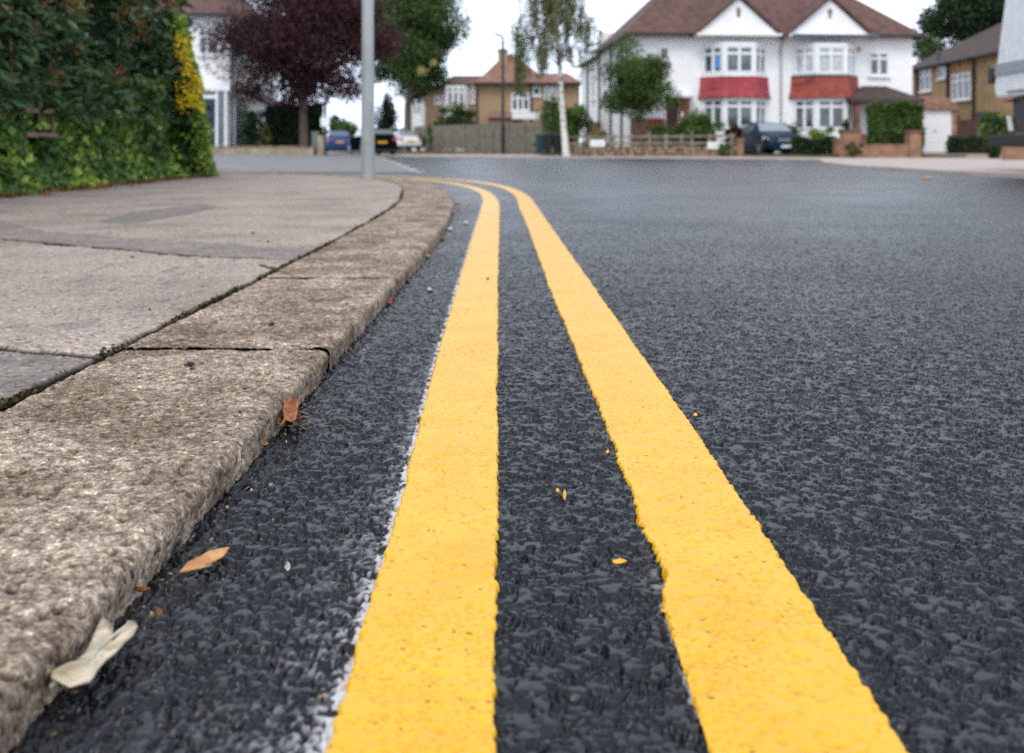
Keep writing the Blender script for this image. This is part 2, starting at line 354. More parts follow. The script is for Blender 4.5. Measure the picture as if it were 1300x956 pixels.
def kerb_mat():
    m,t,b=newmat('weathered_kerb_stone'); co=N(t,'TexCoord')
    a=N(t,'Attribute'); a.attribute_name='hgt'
    n=N(t,'TexNoise',Scale=95,Detail=9,Roughness=.78); t.links.new(co.outputs['Object'],n.inputs['Vector'])
    r=ramp(t,[(.36,(.075,.061,.051)),(.46,(.235,.198,.165)),(.56,(.42,.37,.315)),(.68,(.72,.66,.58))]); t.links.new(n.outputs['Fac'],r.inputs['Fac'])
    n2=N(t,'TexNoise',Scale=9,Detail=5); t.links.new(co.outputs['Object'],n2.inputs['Vector'])
    r2=ramp(t,[(.35,(.60,.56,.50)),(.65,(1.18,1.16,1.14))]); t.links.new(n2.outputs['Fac'],r2.inputs['Fac'])
    x=N(t,'Mix',data_type='RGBA',blend_type='MULTIPLY'); x.inputs[0].default_value=1; t.links.new(r.outputs[0],x.inputs[6]); t.links.new(r2.outputs[0],x.inputs[7])
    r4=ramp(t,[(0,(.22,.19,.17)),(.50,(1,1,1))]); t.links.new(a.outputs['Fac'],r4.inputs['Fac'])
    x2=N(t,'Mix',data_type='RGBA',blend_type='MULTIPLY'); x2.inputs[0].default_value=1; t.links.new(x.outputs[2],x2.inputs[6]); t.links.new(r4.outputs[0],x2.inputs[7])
    vg=N(t,'TexVoronoi',Scale=430); t.links.new(co.outputs['Object'],vg.inputs['Vector']); sc_=N(t,'SeparateColor'); t.links.new(vg.outputs['Color'],sc_.inputs[0])
    gr=ramp(t,[(0,(.42,.40,.40)),(.22,(.85,.82,.80)),(.7,(1.05,1.0,.96)),(.86,(1.35,1.18,1.02)),(1,(1.9,1.85,1.8))]); t.links.new(sc_.outputs[0],gr.inputs['Fac'])
    x3=N(t,'Mix',data_type='RGBA',blend_type='MULTIPLY'); x3.inputs[0].default_value=1; t.links.new(x2.outputs[2],x3.inputs[6]); t.links.new(gr.outputs[0],x3.inputs[7])
    t.links.new(x3.outputs[2],b.inputs['Base Color']); b.inputs['Roughness'].default_value=.85; b.inputs['Specular IOR Level'].default_value=.25
    b2=N(t,'Bump',Strength=.6,Distance=.0015); n4=N(t,'TexNoise',Scale=330,Detail=5); t.links.new(co.outputs['Object'],n4.inputs['Vector'])
    t.links.new(n4.outputs['Fac'],b2.inputs['Height']); t.links.new(b2.outputs[0],b.inputs['Normal'])
    return m
M['kerb']=kerb_mat()
def pave_mat(name, base, patch=(.19,.175,.175)):
    m,t,b=newmat(name); co=N(t,'TexCoord')
    n=N(t,'TexNoise',Scale=2.5,Detail=6); t.links.new(co.outputs['Object'],n.inputs['Vector'])
    r=ramp(t,[(.32,tuple(v*.72 for v in base)),(.52,base),(.7,tuple(v*1.12 for v in base))]); t.links.new(n.outputs['Fac'],r.inputs['Fac'])
    v=N(t,'TexVoronoi',Scale=170); t.links.new(co.outputs['Object'],v.inputs['Vector'])
    rv=ramp(t,[(0,(.40,.38,.37)),(.22,(.88,.88,.87)),(.8,(1.04,1.04,1.04)),(.93,(1.25,1.2,1.15)),(1,(1.75,1.7,1.62))]); sv=N(t,'SeparateColor'); t.links.new(v.outputs['Color'],sv.inputs[0]); t.links.new(sv.outputs[0],rv.inputs['Fac'])
    x=N(t,'Mix',data_type='RGBA',blend_type='MULTIPLY'); x.inputs[0].default_value=1; t.links.new(r.outputs[0],x.inputs[6]); t.links.new(rv.outputs[0],x.inputs[7])
    a=N(t,'Attribute'); a.attribute_name='patch'
    px_=N(t,'Mix',data_type='RGBA',blend_type='MULTIPLY'); px_.inputs[0].default_value=1; px_.inputs[6].default_value=(*patch,1); t.links.new(rv.outputs[0],px_.inputs[7])
    w=N(t,'Mix',data_type='RGBA'); t.links.new(a.outputs['Fac'],w.inputs[0]); t.links.new(x.outputs[2],w.inputs[6]); t.links.new(px_.outputs[2],w.inputs[7])
    c=N(t,'Attribute'); c.attribute_name='crack'
    w2=N(t,'Mix',data_type='RGBA'); t.links.new(c.outputs['Fac'],w2.inputs[0]); t.links.new(w.outputs[2],w2.inputs[6]); w2.inputs[7].default_value=(.022,.017,.012,1)
    t.links.new(w2.outputs[2],b.inputs['Base Color']); b.inputs['Roughness'].default_value=.8
    rs_=ramp(t,[(0,(.3,.3,.3)),(.6,(0,0,0))]); t.links.new(c.outputs['Fac'],rs_.inputs['Fac']); t.links.new(rs_.outputs[0],b.inputs['Specular IOR Level'])
    b2=N(t,'Bump',Strength=.5,Distance=.002); n4=N(t,'TexNoise',Scale=260,Detail=4); t.links.new(co.outputs['Object'],n4.inputs['Vector'])
    t.links.new(n4.outputs['Fac'],b2.inputs['Height']); t.links.new(b2.outputs[0],b.inputs['Normal'])
    return m
M['pave']=pave_mat('pavement_tarmac',(.36,.302,.268),(.185,.165,.158))
M['pave_far']=noisemat('far_pavement',(.36,.30,.28),(.45,.39,.36),2,.85,.3,90)
M['old_road']=noisemat('old_asphalt',(.17,.17,.175),(.24,.24,.245),1.5,.8,.4,140,c3=(.13,.13,.13),s3=30)
M['earth']=noisemat('earth_and_grass',(.05,.06,.02),(.12,.10,.05),1.5,.95,.5,20)
M['white_line']=noisemat('worn_white_line',(.32,.32,.32),(.62,.62,.61),12,.6,.2,60)
M['joint']=noisemat('joint_dirt',(.02,.016,.013),(.075,.06,.048),60,1,.8,120)
M['dirt']=noisemat('gap_dirt',(.02,.016,.012),(.09,.065,.04),30,1,.8,80,c3=(.14,.10,.03),s3=50)

# -------- wide ground and road
def sheet(name, poly, z, mat, zf=None):
    o=MB().add([(x,y,(zf(x,y) if zf else z)) for x,y in poly],[tuple(range(len(poly)))]).build(name,mat); tag(o,kind='structure'); return o
g=MB(); 
g.add([(-900,-300,-.03),(900,-300,-.03),(900,40,-.03),(-900,40,-.03),(-900,60,-.03),(900,60,-.03),(-900,1200,6),(900,1200,6)],[(0,1,2,3),(3,2,5,4),(4,5,7,6)])
tag(g.build('ground',M['earth']),kind='structure')

def road():
    # fine stones near the kerb and out to 6 m, flat sheet beyond
    ys=np.exp(np.linspace(math.log(.36),math.log(13.0),1480)); nu=1040
    u=np.linspace(0,1,nu)
    Yg=np.repeat(ys[:,None],nu,1); hw=.62*Yg+.28
    xl=np.interp(Yg,KERB[:,1],KERB[:,0])-.03
    xl=np.where(Yg>7.5,np.maximum(xl,-3-0*Yg),xl); Xg=xl+(hw-xl)*u[None,:]
    h=road_h(Xg,Yg)
    fade=sst(Yg,13.0,6.5); h=h*fade
    # white overspray and old white paint peeping out beside the kerb-side line
    e=line_edge_x(LA,Yg,-1); d=e-Xg
    nz=fbm(Xg/.012,Yg/.012,131,3); nb=fbm(Xg/.09,Yg/.09,141,2)
    nf=fbm(Xg/.0035,Yg/.0035,137,3); rim=sst(.0035+.008*(nf-.5)-d,0,.0015)*(d>-.006)*sst(nz+.5*(nf-.5),.36,.5)*.85
    wide=np.interp(Yg,[.36,.6,.9,1.3,2],[.036,.030,.017,.010,.005])
    sp=np.exp(-np.maximum(d,0)/wide)*(d>-.004)*sst(nf+.30*nb,.60,.80)*np.interp(Yg,[.4,.75,1.6,3],[.75,.6,.35,.25])
    e2=line_edge_x(LB,Yg,-1)-Xg; spf=Yg<6
    r2=.7*sst(.0035+.006*(nf-.5)-e2,0,.002)*(e2>-.004)*sst(nz+.4*(nf-.5),.42,.55)*sst(Yg,.85,.55)
    spray=spf*np.clip(np.maximum(np.maximum(rim,sp*sst(h,-.004,-.001)),r2),0,1)
    V=np.stack([Xg,Yg,h],-1).reshape(-1,3); Fc=grid_faces(len(ys),nu); n=len(V)
    # flat remainder as a skirt of large quads around the fine area
    xl0,xl1=Xg[0,0],Xg[-1,0]; xr0,xr1=Xg[0,-1],Xg[-1,-1]
    ext=np.array([(-6,-4,0),(14,-4,0),(24,13,0),(-9,13,0),(xl0,.36,0),(xr0,.36,0),(xr1,13,0),(xl1,13,0),(-60,13,0),(40,13,0),(-60,48,0),(40,48,0)],float)
    ef=np.array([(0,1,5,4),(1,2,6,5),(0,4,7,3),(8,3,10,10),(3,7,6,2)])
    ef=np.array([(0,1,5,4),(1,2,6,5),(0,4,7,3)])+n
    # strips beyond 6 m share the row y = 6
    far=np.array([(-60,13,0),(40,13,0),(40,48,0),(-60,48,0)],float); ff=np.array([(0,1,2,3)])+n+len(ext)
    V=np.vstack([V,ext,far]); Fc=np.vstack([Fc,ef,ff])
    at=np.concatenate([spray.ravel(),np.zeros(len(ext)+4)])
    fr=np.concatenate([(.6*sst(Yg,5.0,11)).ravel(),np.full(len(ext)+4,.6)])
    o=mesh_np('road',V,Fc,M['asphalt'],attrs={'spray':at,'far':fr}); tag(o,kind='structure')
road()

def yellow_line(T,P,seed):
    P,s,d=P
    y0=np.interp(.36,P[:,1],s); ybe=np.interp(5.5,P[:,1],s)
    sa=np.concatenate([np.linspace(0,y0,20)[:-1], y0+np.cumsum(np.full(1150,1))*0])  # placeholder, replaced below
    yy=np.exp(np.linspace(math.log(.36),math.log(5.5),1100)); near=np.interp(yy,P[:,1][:len(P)],s)
    sa=np.concatenate([np.linspace(0,y0,12)[:-1],near,np.arange(ybe+.02,s[-1],.03)])
    nc=88; c=np.linspace(-1,1,nc)
    x=np.interp(sa,s,P[:,0])[:,None]; y=np.interp(sa,s,P[:,1])[:,None]; w=np.interp(sa,s,P[:,2])[:,None]/2+.002
    dx=np.interp(sa,s,d[:,0])[:,None]; dy=np.interp(sa,s,d[:,1])[:,None]; l=np.hypot(dx,dy); dx=dx/l; dy=dy/l
    Xc=x+dy*w*c; Yc=y-dx*w*c
    dist=(1-np.abs(c))[None,:]*w
    side=np.where(c>0,1.,0.)[None,:]*300
    wob=.0024*(vno(Yc/.06+side,Xc*0,seed)-.4)+.0012*(vno(Yc/.013+side,Xc*0,seed+3)-.4)+.0036*(vno(Yc/.0045,Xc/.0045,seed+4)-.4)
    if seed==300:   # the little step in the outer line
        wob=wob+np.where(c<0,1,0)[None,:]*(.006*sst(Yc,.70,.745)*sst(Yc,.86,.745)-.0035*sst(Yc,.76,.70))
    dd=dist-wob-.001
    rh=road_h(Xc,Yc); big=vno(Xc/.0075,Yc/.0075,seed+9)
    sm=.24*(rh+.003)
    top=.0019+sm+.0014*(fbm(Xc/.03,Yc/.03,seed+5,3)-.5)+.0006*(big-.5)
    f1,f2,cx,cy,_,_=wor(Xc/.0055+.5*vno(Xc/.004,Yc/.004,seed+40),Yc/.0055,seed+20)
    zone=sst(fbm(Xc/.06,Yc/.06,seed+31,2),.42,.68)
    pit=sst(.36-f1,0,.2)*(hsh(cx,cy,seed+22)>(.86-.42*zone))
    h=top-.0010*pit
    z=-.009+(h+.009)*sst(dd,0,.0035)
    far=sst(Yc,4.5,5.5); z=z*(1-far)+far*(.004*sst(dist,-.001,.003)+.0005)
    grime=np.clip(sst(rh,-.003,-.005)*(hsh(np.floor(Xc/.003),np.floor(Yc/.003),seed)>.80)*.0+pit*(hsh(cx,cy,seed+23)>.93),0,1)*.6
    o=mesh_np('road_marking',np.stack([Xc,Yc,z],-1).reshape(-1,3),grid_faces(len(sa),nc)[:,::-1],M['yellow'],
              attrs={'pit':np.clip(pit*.42+.30*sst(rh,-.0040,-.0062),0,1),'grime':grime})
    return tag(o,'bright yellow painted line','road marking',kind='structure')
oa=yellow_line(LA,PA,200); oa['label']='yellow line beside the kerb with a white edge'
ob=yellow_line(LB,PB,300); ob['label']='outer yellow line towards the middle of the road'

# -------- kerb stones
kerb=empty('kerb'); tag(kerb,kind='structure')
def kerb_h(x,y):
    n=fbm(x/.02,y/.02,401,5); f1,f2,cx,cy,_,_=wor(x/.011,y/.011,411); p=hsh(cx,cy,413)
    pits=sst(.42-f1,0,.3)*(p>.66)
    l=fbm(x/.12,y/.12,421,2)
    return .0062*(n-.5)-.0052*pits*(.4+l)+.003*(l-.5)+.0016*(vno(x/.0022,y/.0022,431)-.5)
KW=.30
def kerbstone(s0,s1,seed,fine):
    g0=.0045 if fine<.01 else .008
    ns=max(8,int((s1-s0)/fine)); nt=max(12,int(.36/fine*1.0))
    S=np.linspace(s0+g0,s1-g0,ns)[:,None]
    # profile: face from below the road, worn round nose, top, back
    r=.013
    prof=[(0.006,-.04),(.002,-.012),(0.0,KH-r-.004)]+[(r-r*math.cos(a),KH-r+r*math.sin(a)-.0) for a in np.linspace(.1,math.pi/2,7)]+[(KW-.006,KH),(KW-.001,KH-.004),(KW,KH-.05)]
    prof=np.array(prof); pl=np.concatenate([[0],np.cumsum(np.hypot(*np.diff(prof,axis=0).T))])
    T=np.linspace(0,pl[-1],nt); off=np.interp(T,pl,prof[:,0])[None,:]; zz=np.interp(T,pl,prof[:,1])[None,:]
    nrm_z=sst(T,.045,.066)[None,:]                    # 0 on the face, 1 on top
    rs=random.Random(seed); t0,t1,t2=min(.003,-.0025+.0016*max(0,seed-3)),rs.uniform(-.0008,.0008),rs.uniform(-.001,.001)
    end=np.minimum(S-s0,s1-S); endr=-.006*np.exp(-end/.004)-.005*np.exp(-end/.012)*sst(fbm(S*0+off/.05,S/.5,seed,2),.55,.8)
    X0,Y0=kerb_at(S,off)
    xx=np.broadcast_to(X0,(ns,nt)); yy=np.broadcast_to(Y0,(ns,nt))
    TT=np.broadcast_to(T[None,:],(ns,nt)); hh=kerb_h(TT+seed*1.7,yy)
    hf=kerb_h(TT+seed*1.7,yy)          # the face gets its own relief
    edgewob=.009*(fbm(yy/.05,xx*0,seed+7,3)-.5)+.003*(fbm(yy/.012,zz/.012,seed+8,3)-.5)
    o2=off+(1-nrm_z)*(-hf*.7+edgewob)
    X1,Y1=kerb_at(S,o2)
    z1=zz+nrm_z*(hh+endr+t0+t1*((S-s0)/(s1-s0)-.5)+t2*(off/KW-.5))
    V=np.stack([np.broadcast_to(X1,(ns,nt)),np.broadcast_to(Y1,(ns,nt)),z1],-1).reshape(-1,3)
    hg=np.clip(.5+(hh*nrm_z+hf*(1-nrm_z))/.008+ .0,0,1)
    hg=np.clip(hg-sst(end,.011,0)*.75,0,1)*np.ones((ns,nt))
    Fc=grid_faces(ns,nt)
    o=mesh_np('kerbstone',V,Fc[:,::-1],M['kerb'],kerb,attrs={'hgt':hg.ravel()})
    # end caps
    return o
sY=lambda y: float(np.interp(y,KERB[:800,1],KS[:800]))
joints=[sY(-1.2),sY(-.3),sY(.42),sY(1.44),sY(2.22),sY(3.06),sY(3.95),sY(4.85)]
s=joints[-1]
while s<KS[-1]-30: s+=.9; joints.append(s)
for i in range(len(joints)-1):
    yc=np.interp((joints[i]+joints[i+1])/2,KS,KERB[:,1]); fine=.0019 if .4<yc<1.5 else (.003 if yc<2.7 else (.005 if yc<4 else (.012 if yc<12 else .03)))
    if yc<.3: fine=.01
    kerbstone(joints[i],joints[i+1],i+1,fine)
# bedding under and between the stones
for jn in joints[2:]:
    if np.interp(jn,KS,KERB[:,1])>11 or jn>KS[-1]-31: break
    oo=np.linspace(.001,KW,60); qq=np.linspace(-.017,.017,9)
    Sg=jn+qq[:,None]+.003*(vno(oo*60,oo*0,int(jn*10))-.5)[None,:]; xx_,yy_=kerb_at(Sg,oo[None,:]+0*Sg)
    zj=(KH-.0065-.016*np.exp(-oo/.010))[None,:]+.003*(fbm(xx_/.01,yy_/.01,77,3)-.5)-.002*np.abs(qq[:,None])/.017
    mesh_np('joint_filling',np.stack([xx_,yy_,zj],-1).reshape(-1,3),grid_faces(9,60),M['joint'],kerb)
S=np.arange(joints[0],joints[-1],.05)[:,None]; off=np.array([.012,.06,.25,.315])[None,:]
xb,yb=kerb_at(S,off); zb=np.broadcast_to(np.array([-.02,KH-.011,KH-.009,KH-.010])[None,:],xb.shape)
mesh_np('bedding',np.stack([xb,yb,zb],-1).reshape(-1,3),grid_faces(len(S),4)[:,::-1],M['dirt'],kerb)

# -------- pavement beside us
def seg_d(px,py,pts):
    d=np.full(px.shape,9.)
    for (ax,ay),(bx,by) in zip(pts[:-1],pts[1:]):
        vx,vy=bx-ax,by-ay; t=np.clip(((px-ax)*vx+(py-ay)*vy)/(vx*vx+vy*vy),0,1)
        d=np.minimum(d,np.hypot(px-ax-t*vx,py-ay-t*vy))
    return d
def gp(x,y,z=KH):      # a point of the pavement seen at photo pixel x, y
    Y=(CH-z)*F/(y-HY); return ((x-650)*Y/F, Y)
def inside(px,py,poly):
    r=np.zeros(px.shape,bool); n=len(poly)
    for i in range(n):
        (x0,y0),(x1,y1)=poly[i],poly[(i+1)%n]
        c=((y0>py)!=(y1>py))&(px<(x1-x0)*(py-y0)/((y1-y0) or 1e-9)+x0); r^=c
    return r
def pavement():
    ys=np.exp(np.linspace(math.log(.8),math.log(7.0),760)); nc=620
    Yg=np.repeat(ys[:,None],nc,1)
    xr=np.interp(Yg,KERB[:,1],KERB[:,0])
    sl=np.interp(ys,KERB[:500,1],KS[:500]); bx,by=kerb_at(sl,KW+.006)
    xr=np.interp(ys,by,bx)[:,None]+.0*Yg; xL=-(.62*Yg+.6); t=np.linspace(0,1,nc)[None,:]**1.0
    Xg=xr+(xL-xr)*t
    rag=.001+.010*(fbm(Yg/.03,Xg*0,501,3)-.35)+.007*sst(fbm(Yg/.25,Xg*0,507,2),.52,.75)
    Xe=xr-Xg                                   # distance from kerb gap
    wx=Xg+.02*(fbm(Xg/.06,Yg/.06,511,3)-.5); wy=Yg+.03*(fbm(Xg/.06,Yg/.06,521,3)-.5)
    big=[[gp(-120,292),gp(0,303),gp(150,315),gp(250,325),gp(385,330)],
         [gp(-80,438),gp(0,440),gp(60,446),gp(130,450)],
         [gp(330,336),gp(362,345),gp(300,365),gp(312,385)],
         [gp(130,450),gp(165,438)],[gp(255,265),gp(280,262)],[gp(-60,282),gp(50,283),gp(110,286)]]
    wid=[.030,.015,.013,.009,.016,.006]
    crack=np.zeros_like(Xg)
    for b,w in zip(big,wid):
        dd=seg_d(wx,wy,b); crack=np.maximum(crack,sst(w*(.15+1.3*fbm(Xg/.04,Yg/.06,531,3))-dd,-.001,.0035))
    gapm=sst(rag+.006-Xe,-.002,.004); crack=np.maximum(crack,gapm)
    A=[gp(-400,250),gp(-120,290),gp(0,302),gp(250,324),gp(385,329),gp(405,318),gp(250,306),gp(150,300),gp(60,294),gp(0,280),gp(-300,235)]
    B=[gp(-500,430),gp(0,440),gp(60,446),gp(130,450),gp(60,480),gp(0,505),gp(-300,640)]
    C=[gp(118,281),gp(170,268),gp(255,259),gp(278,262),gp(240,272),gp(160,285)]
    patch=np.maximum(np.where(inside(wx,wy,A),.8,0),np.where(inside(wx,wy,B),.95,0)); patch=np.maximum(patch,np.where(inside(wx,wy,C),1.,0))
    patch=patch*(.35+1.0*fbm(Xg/.05,Yg/.05,541,4))
    stain=sst(fbm(Xg/.045,Yg/.09,551,3),.66,.78)*.7
    f1,_,cx,cy,_,_=wor(Xg/.11,Yg/.11,561); stain=np.maximum(stain,sst(.075-f1,0,.03)*(hsh(cx,cy,563)>.5)*.8)
    z=KH-.001+.0018*(fbm(Xg/.007,Yg/.007,571,3)-.5)+.006*(fbm(Xg/.5,Yg/.5,581,2)-.5)-.006*crack-.0018*(patch>.3)
    g1,g2,_,_,_,_=wor(Xg/.007,Yg/.007,591); z=z+.0013*sst(g2-g1,0,.4)
    V=np.stack([Xg,Yg,z],-1).reshape(-1,3); Fc=grid_faces(len(ys),nc)[:,::-1]
    at={'patch':np.clip(np.maximum(patch,stain*.8),0,1).ravel(),'crack':np.clip(crack,0,1).ravel()}
    # rest of the pavement: everything else between hedge and kerb
    e=[]; sl=np.arange(KS[0],joints[-1],.1); bx,by=kerb_at(sl,KW+.004)
    for x,y in zip(bx,by): e.append((x,y))
    base=MB(); pts=[(x,y,KH-.006) for x,y in e]+[(-45,10,KH-.006),(-45,-2,KH-.006)]
    # as strips to the left: simple fan of quads
    vv=[];ff=[]
    for i,(x,y) in enumerate(e): vv+= [(x,y,KH-.004 if y>6.9 or y<.8 else KH-.02),(-46,min(y,12.5),KH-.004 if y>6.9 or y<.8 else KH-.02)]
    for i in range(len(e)-1): ff.append((2*i,2*i+2,2*i+3,2*i+1))
    n=len(V); V=np.vstack([V,np.array(vv)]); Fc=np.vstack([Fc,np.array(ff)[:,::-1]+n])
    for k in at: at[k]=np.concatenate([at[k],np.zeros(len(vv))])
    tag(mesh_np('pavement',V,Fc,M['pave'],attrs=at),kind='structure')
pavement()

# -------- far side: old road, footways, driveway
sheet('old_road',[(-1.25,13.6),(-5.2,40),(-5.6,46),(-20,90),(-60,180),(-75,180),(-36,90),(-22,52),(-26,40.6),(-50,39),(-50,14.6),(-20,14.55),(-8,14.1),(-4.2,13.65)],.006,M['old_road'],
      zf=lambda x,y: .006+max(0,y-55)*.012 if y<=90 else .43+(y-90)*.01)
farkerb=[(5.75,-4),(5.7,8),(5.62,13),(5.95,17.5),(6.9,22),(8.7,28.3),(7.7,32.4),(2.9,37.4),(-4.6,43),(-9,56),(-26,95)]
fk=MB().slab([(5.75,-4),(5.7,8),(5.62,13),(5.95,17.5),(6.9,22),(8.7,28.3),(7.9,32.2),(2.9,37.4),(-4.6,43),(-8,50),(-11,56),(-9,60),(2.5,57),(24,52),(40,40),(40,-4)],-.03,.05)
tag(fk.build('footway',M['pave_far']),kind='structure')
sheet('left_footway',[(-50,38.2),(-14,39.3),(-8.2,39.3),(-7.4,42),(-22,80),(-24,80),(-9.5,42),(-50,42)],.05,M['pave_far'])
MB().slab([(-60,41.2),(-9.6,41.2),(-22,75),(-60,75)],-.03,.12).build('garden_ground',M['earth'])['kind']='structure'
MB().slab([(1.3,44.0),(9,39.0),(11,34),(15.5,34),(16,47),(40,47),(60,90),(-5,90),(1.6,57)],-.03,.14).build('garden_ground',M['earth'])['kind']='structure'
dv=MB(); dv.add([(15.3,33.5,.055),(22,33.5,.055),(21.6,47.1,.20),(17.6,47.1,.20)],[(0,1,2,3)])
tag(dv.build('driveway',noisemat('driveway_blocks',(.22,.16,.14),(.32,.25,.22),3,.85,.3,60)),kind='structure')
dv=MB(); dv.add([(8.9,37.5,.054),(11.6,36.5,.054),(12.4,43.2,.15),(9.6,43.4,.15)],[(0,1,2,3)])
tag(dv.build('driveway',M['old_road']),kind='structure')
# white dashes where the side road starts
wl=MB()
P0,P1=Vector((-1.22,13.3,0)),Vector((-5.1,39,0)); D=(P1-P0); Ln=D.length; D.normalize(); Nn=Vector((-D.y,D.x,0))
for a,b in [(0,.6),(1.5,2.6),(4.1,5.4),(7.2,8.6),(10.6,12.2),(14.6,16.2),(19,21),(24,26)]:
    p=[P0+D*a+Nn*.06,P0+D*a-Nn*.06,P0+D*b-Nn*.06,P0+D*b+Nn*.06]; wl.add([(q.x,q.y,.0105) for q in p],[(0,1,2,3)])
tag(wl.build('road_marking',M['white_line']),'broken white line where the side road begins','road marking',kind='structure')
# ================================================================ foliage, trees
def leafcloud(name, P, size, mat, parent=None, tone=None, aspect=.5, droop=None, nrm=None, jitter=1.0):
    """one mesh of folded leaf shapes at the points P; size per leaf; leaves point in random (or given) directions"""
    n=len(P); P=np.asarray(P,float); size=np.broadcast_to(np.asarray(size,float),(n,))
    d=rng.normal(size=(n,3))*jitter
    if droop is not None: d=d+np.asarray(droop)
    d/=np.linalg.norm(d,axis=1)[:,None]+1e-9
    q=rng.normal(size=(n,3))
    if nrm is not None: q=q*.6+np.asarray(nrm)
    w=np.cross(d,q); w/=np.linalg.norm(w,axis=1)[:,None]+1e-9; nn=np.cross(w,d)
    L=size[:,None]; Wd=L*aspect*.5
    v0=P-d*L*.5; v1=P+w*Wd-d*L*.05+nn*L*.08; v2=P+d*L*.5-nn*L*.06; v3=P-w*Wd-d*L*.05+nn*L*.08
    V=np.stack([v0,v1,v2,v3],1).reshape(-1,3); i=np.arange(n)[:,None]*4
    Fc=np.concatenate([i+[0,1,2],i+[0,2,3]],0)
    if tone is None: tone=rng.random(n)
    return mesh_np(name,V,Fc,mat,parent,smooth=False,attrs={'tone':np.repeat(np.clip(tone,0,1),4)})
def crown_pts(c, r, n, k=45, rc=.23, fill=.25, flat=0.0, bottom=-1):
    """leaf points in k clumps spread through an ellipsoid; uneven outline with gaps"""
    c=np.array(c); r=np.array(r); C=[]
    while len(C)<k:
        q=rng.normal(size=3); q/=np.linalg.norm(q); q*=rng.uniform(.45,.98) if rng.random()>fill else rng.uniform(0,.5)
        if q[2]<bottom: q[2]=bottom*rng.uniform(.7,1)
        C.append(q)
    C=np.array(C); rad=rng.uniform(.6,1.25,k)*rc
    idx=rng.integers(0,k,n); g=rng.normal(size=(n,3)); g/=np.linalg.norm(g,axis=1)[:,None]; g*=(rng.random(n)**.45)[:,None]*rad[idx][:,None]*1.5
    g[:,2]*=.75
    P=c+(C[idx]+g)*r; ct=rng.random(k); tone=.5*ct[idx]+.5*rng.random(n)
    return P,tone,c+C*r
def tree(name, X0, Y0, trunk_h, trunk_r, c, r, n, lsize, mat, bark, label, cat='tree', k=45, rc=.23, group=None, lean=(0,0), base=0.05, limbs=9, bottom=-1, aspect=.55, droop=None):
    t=empty(name,(X0,Y0,base),label=label,cat=cat,group=group)
    off=np.array([X0,Y0,base])
    P,tone,C=crown_pts(np.array(c)-off,r,n,k,rc,bottom=bottom)
    leafcloud('crown',P,rng.uniform(.7,1.3,n)*lsize,mat,t,tone,aspect=aspect,droop=droop)
    m=MB(); top=Vector((lean[0],lean[1],trunk_h)); cc=Vector(np.array(c)-off)
    m.tube([(0,0,-.1),(trunk_r*.15,0,trunk_h*.3),(lean[0]*.6,lean[1]*.6,trunk_h*.65),top,top.lerp(cc,.5),cc+Vector((0,0,r[2]*.5))],[trunk_r*1.25,trunk_r,trunk_r*.9,trunk_r*.8,trunk_r*.5,trunk_r*.15],10)
    for i in range(limbs):
        e=Vector(C[rng.integers(0,len(C))]); s=top.lerp(cc,rng.uniform(0,.5)); mid=s.lerp(e,.5)+Vector((0,0,-.08*r[2]))
        m.tube([s,mid,e],[trunk_r*.45,trunk_r*.28,trunk_r*.08],6)
    m.build('trunk',bark,t,smooth=True)
    return t
def shrub(name, X0, Y0, r, h, n, lsize, mat, label, cat='shrub', base=.12, k=30, rc=.28, group=None, box=None, aspect=.6, depth=None):
    t=empty(name,(X0,Y0,base),label=label,cat=cat,group=group)
    if box:     # clipped block: points near the faces of a box
        hx,hy=box; P=rng.uniform(-1,1,(n,3)); ax=rng.integers(0,3,n); sg=np.where(rng.random(n)<.5,-1,1); dp=rng.random(n)**2*.25
        for a in range(3): P[:,a]=np.where(ax==a,sg*(1-dp),P[:,a])
        P[:,2]=np.abs(P[:,2]); P*=np.array([hx,hy,h]); P+=rng.normal(size=(n,3))*.035
        P+=.06*np.sin(P[:,[1,2,0]]*5+X0)
        tone=.55*fbm(P[:,0]*3,P[:,2]*3+P[:,1],int(X0*10)&63,2)+.5*rng.random(n)-.05
    else:
        P,tone,_=crown_pts((0,0,h*.5),(r,depth or r,h*.52),n,k,rc)
    P[:,2]=np.maximum(P[:,2],.01)
    leafcloud('foliage',P,rng.uniform(.7,1.3,n)*lsize*1.45,mat,t,tone,aspect=aspect)
    m=MB()
    for i in range(7):
        a=rng.uniform(0,6.28); q=rng.uniform(.2,.6); w=(box[0] if box else r)
        m.tube([(.0,.0,-.02),(w*q*.5*math.cos(a),w*.3*q*math.sin(a),h*.4),(w*q*math.cos(a),w*.5*q*math.sin(a),h*.75)],[.025,.018,.006],5)
    m.build('stems',M['bark'],t,smooth=True)
    return t

# ---------------------------------------------------------------- the hedge beside the pavement
# its face runs from (-3.2, 3.2) to (-3.4, 11.2), then turns the corner away from us
HP=smooth_path([(-2.9,1.5),(-3.10,4.2),(-3.24,6.2),(-3.36,8.6),(-3.52,10.4),(-3.78,11.2),(-4.4,11.7),(-6.5,12.0)],20); HS,HD=path_frame(HP)
def hedge_pts(n, z0, z1, depth, bulge=.18, seed=0, s0=0, s1=None):
    s=rng.uniform(s0,s1 or HS[-1],n); z=z0+(z1-z0)*rng.random(n)
    x=np.interp(s,HS,HP[:,0]); y=np.interp(s,HS,HP[:,1]); dx=np.interp(s,HS,HD[:,0]); dy=np.interp(s,HS,HD[:,1])
    o=rng.random(n)**1.8*depth - bulge*(fbm(s*1.5,z*1.7,seed,3)-.35)*2.2
    return np.stack([x-dy*o-.10*z, y+dx*o, z],-1), s, z, o
HX,HYY=-4.2,7.5
def rel(P,o=(HX,HYY,KH)): return P-np.array(o)
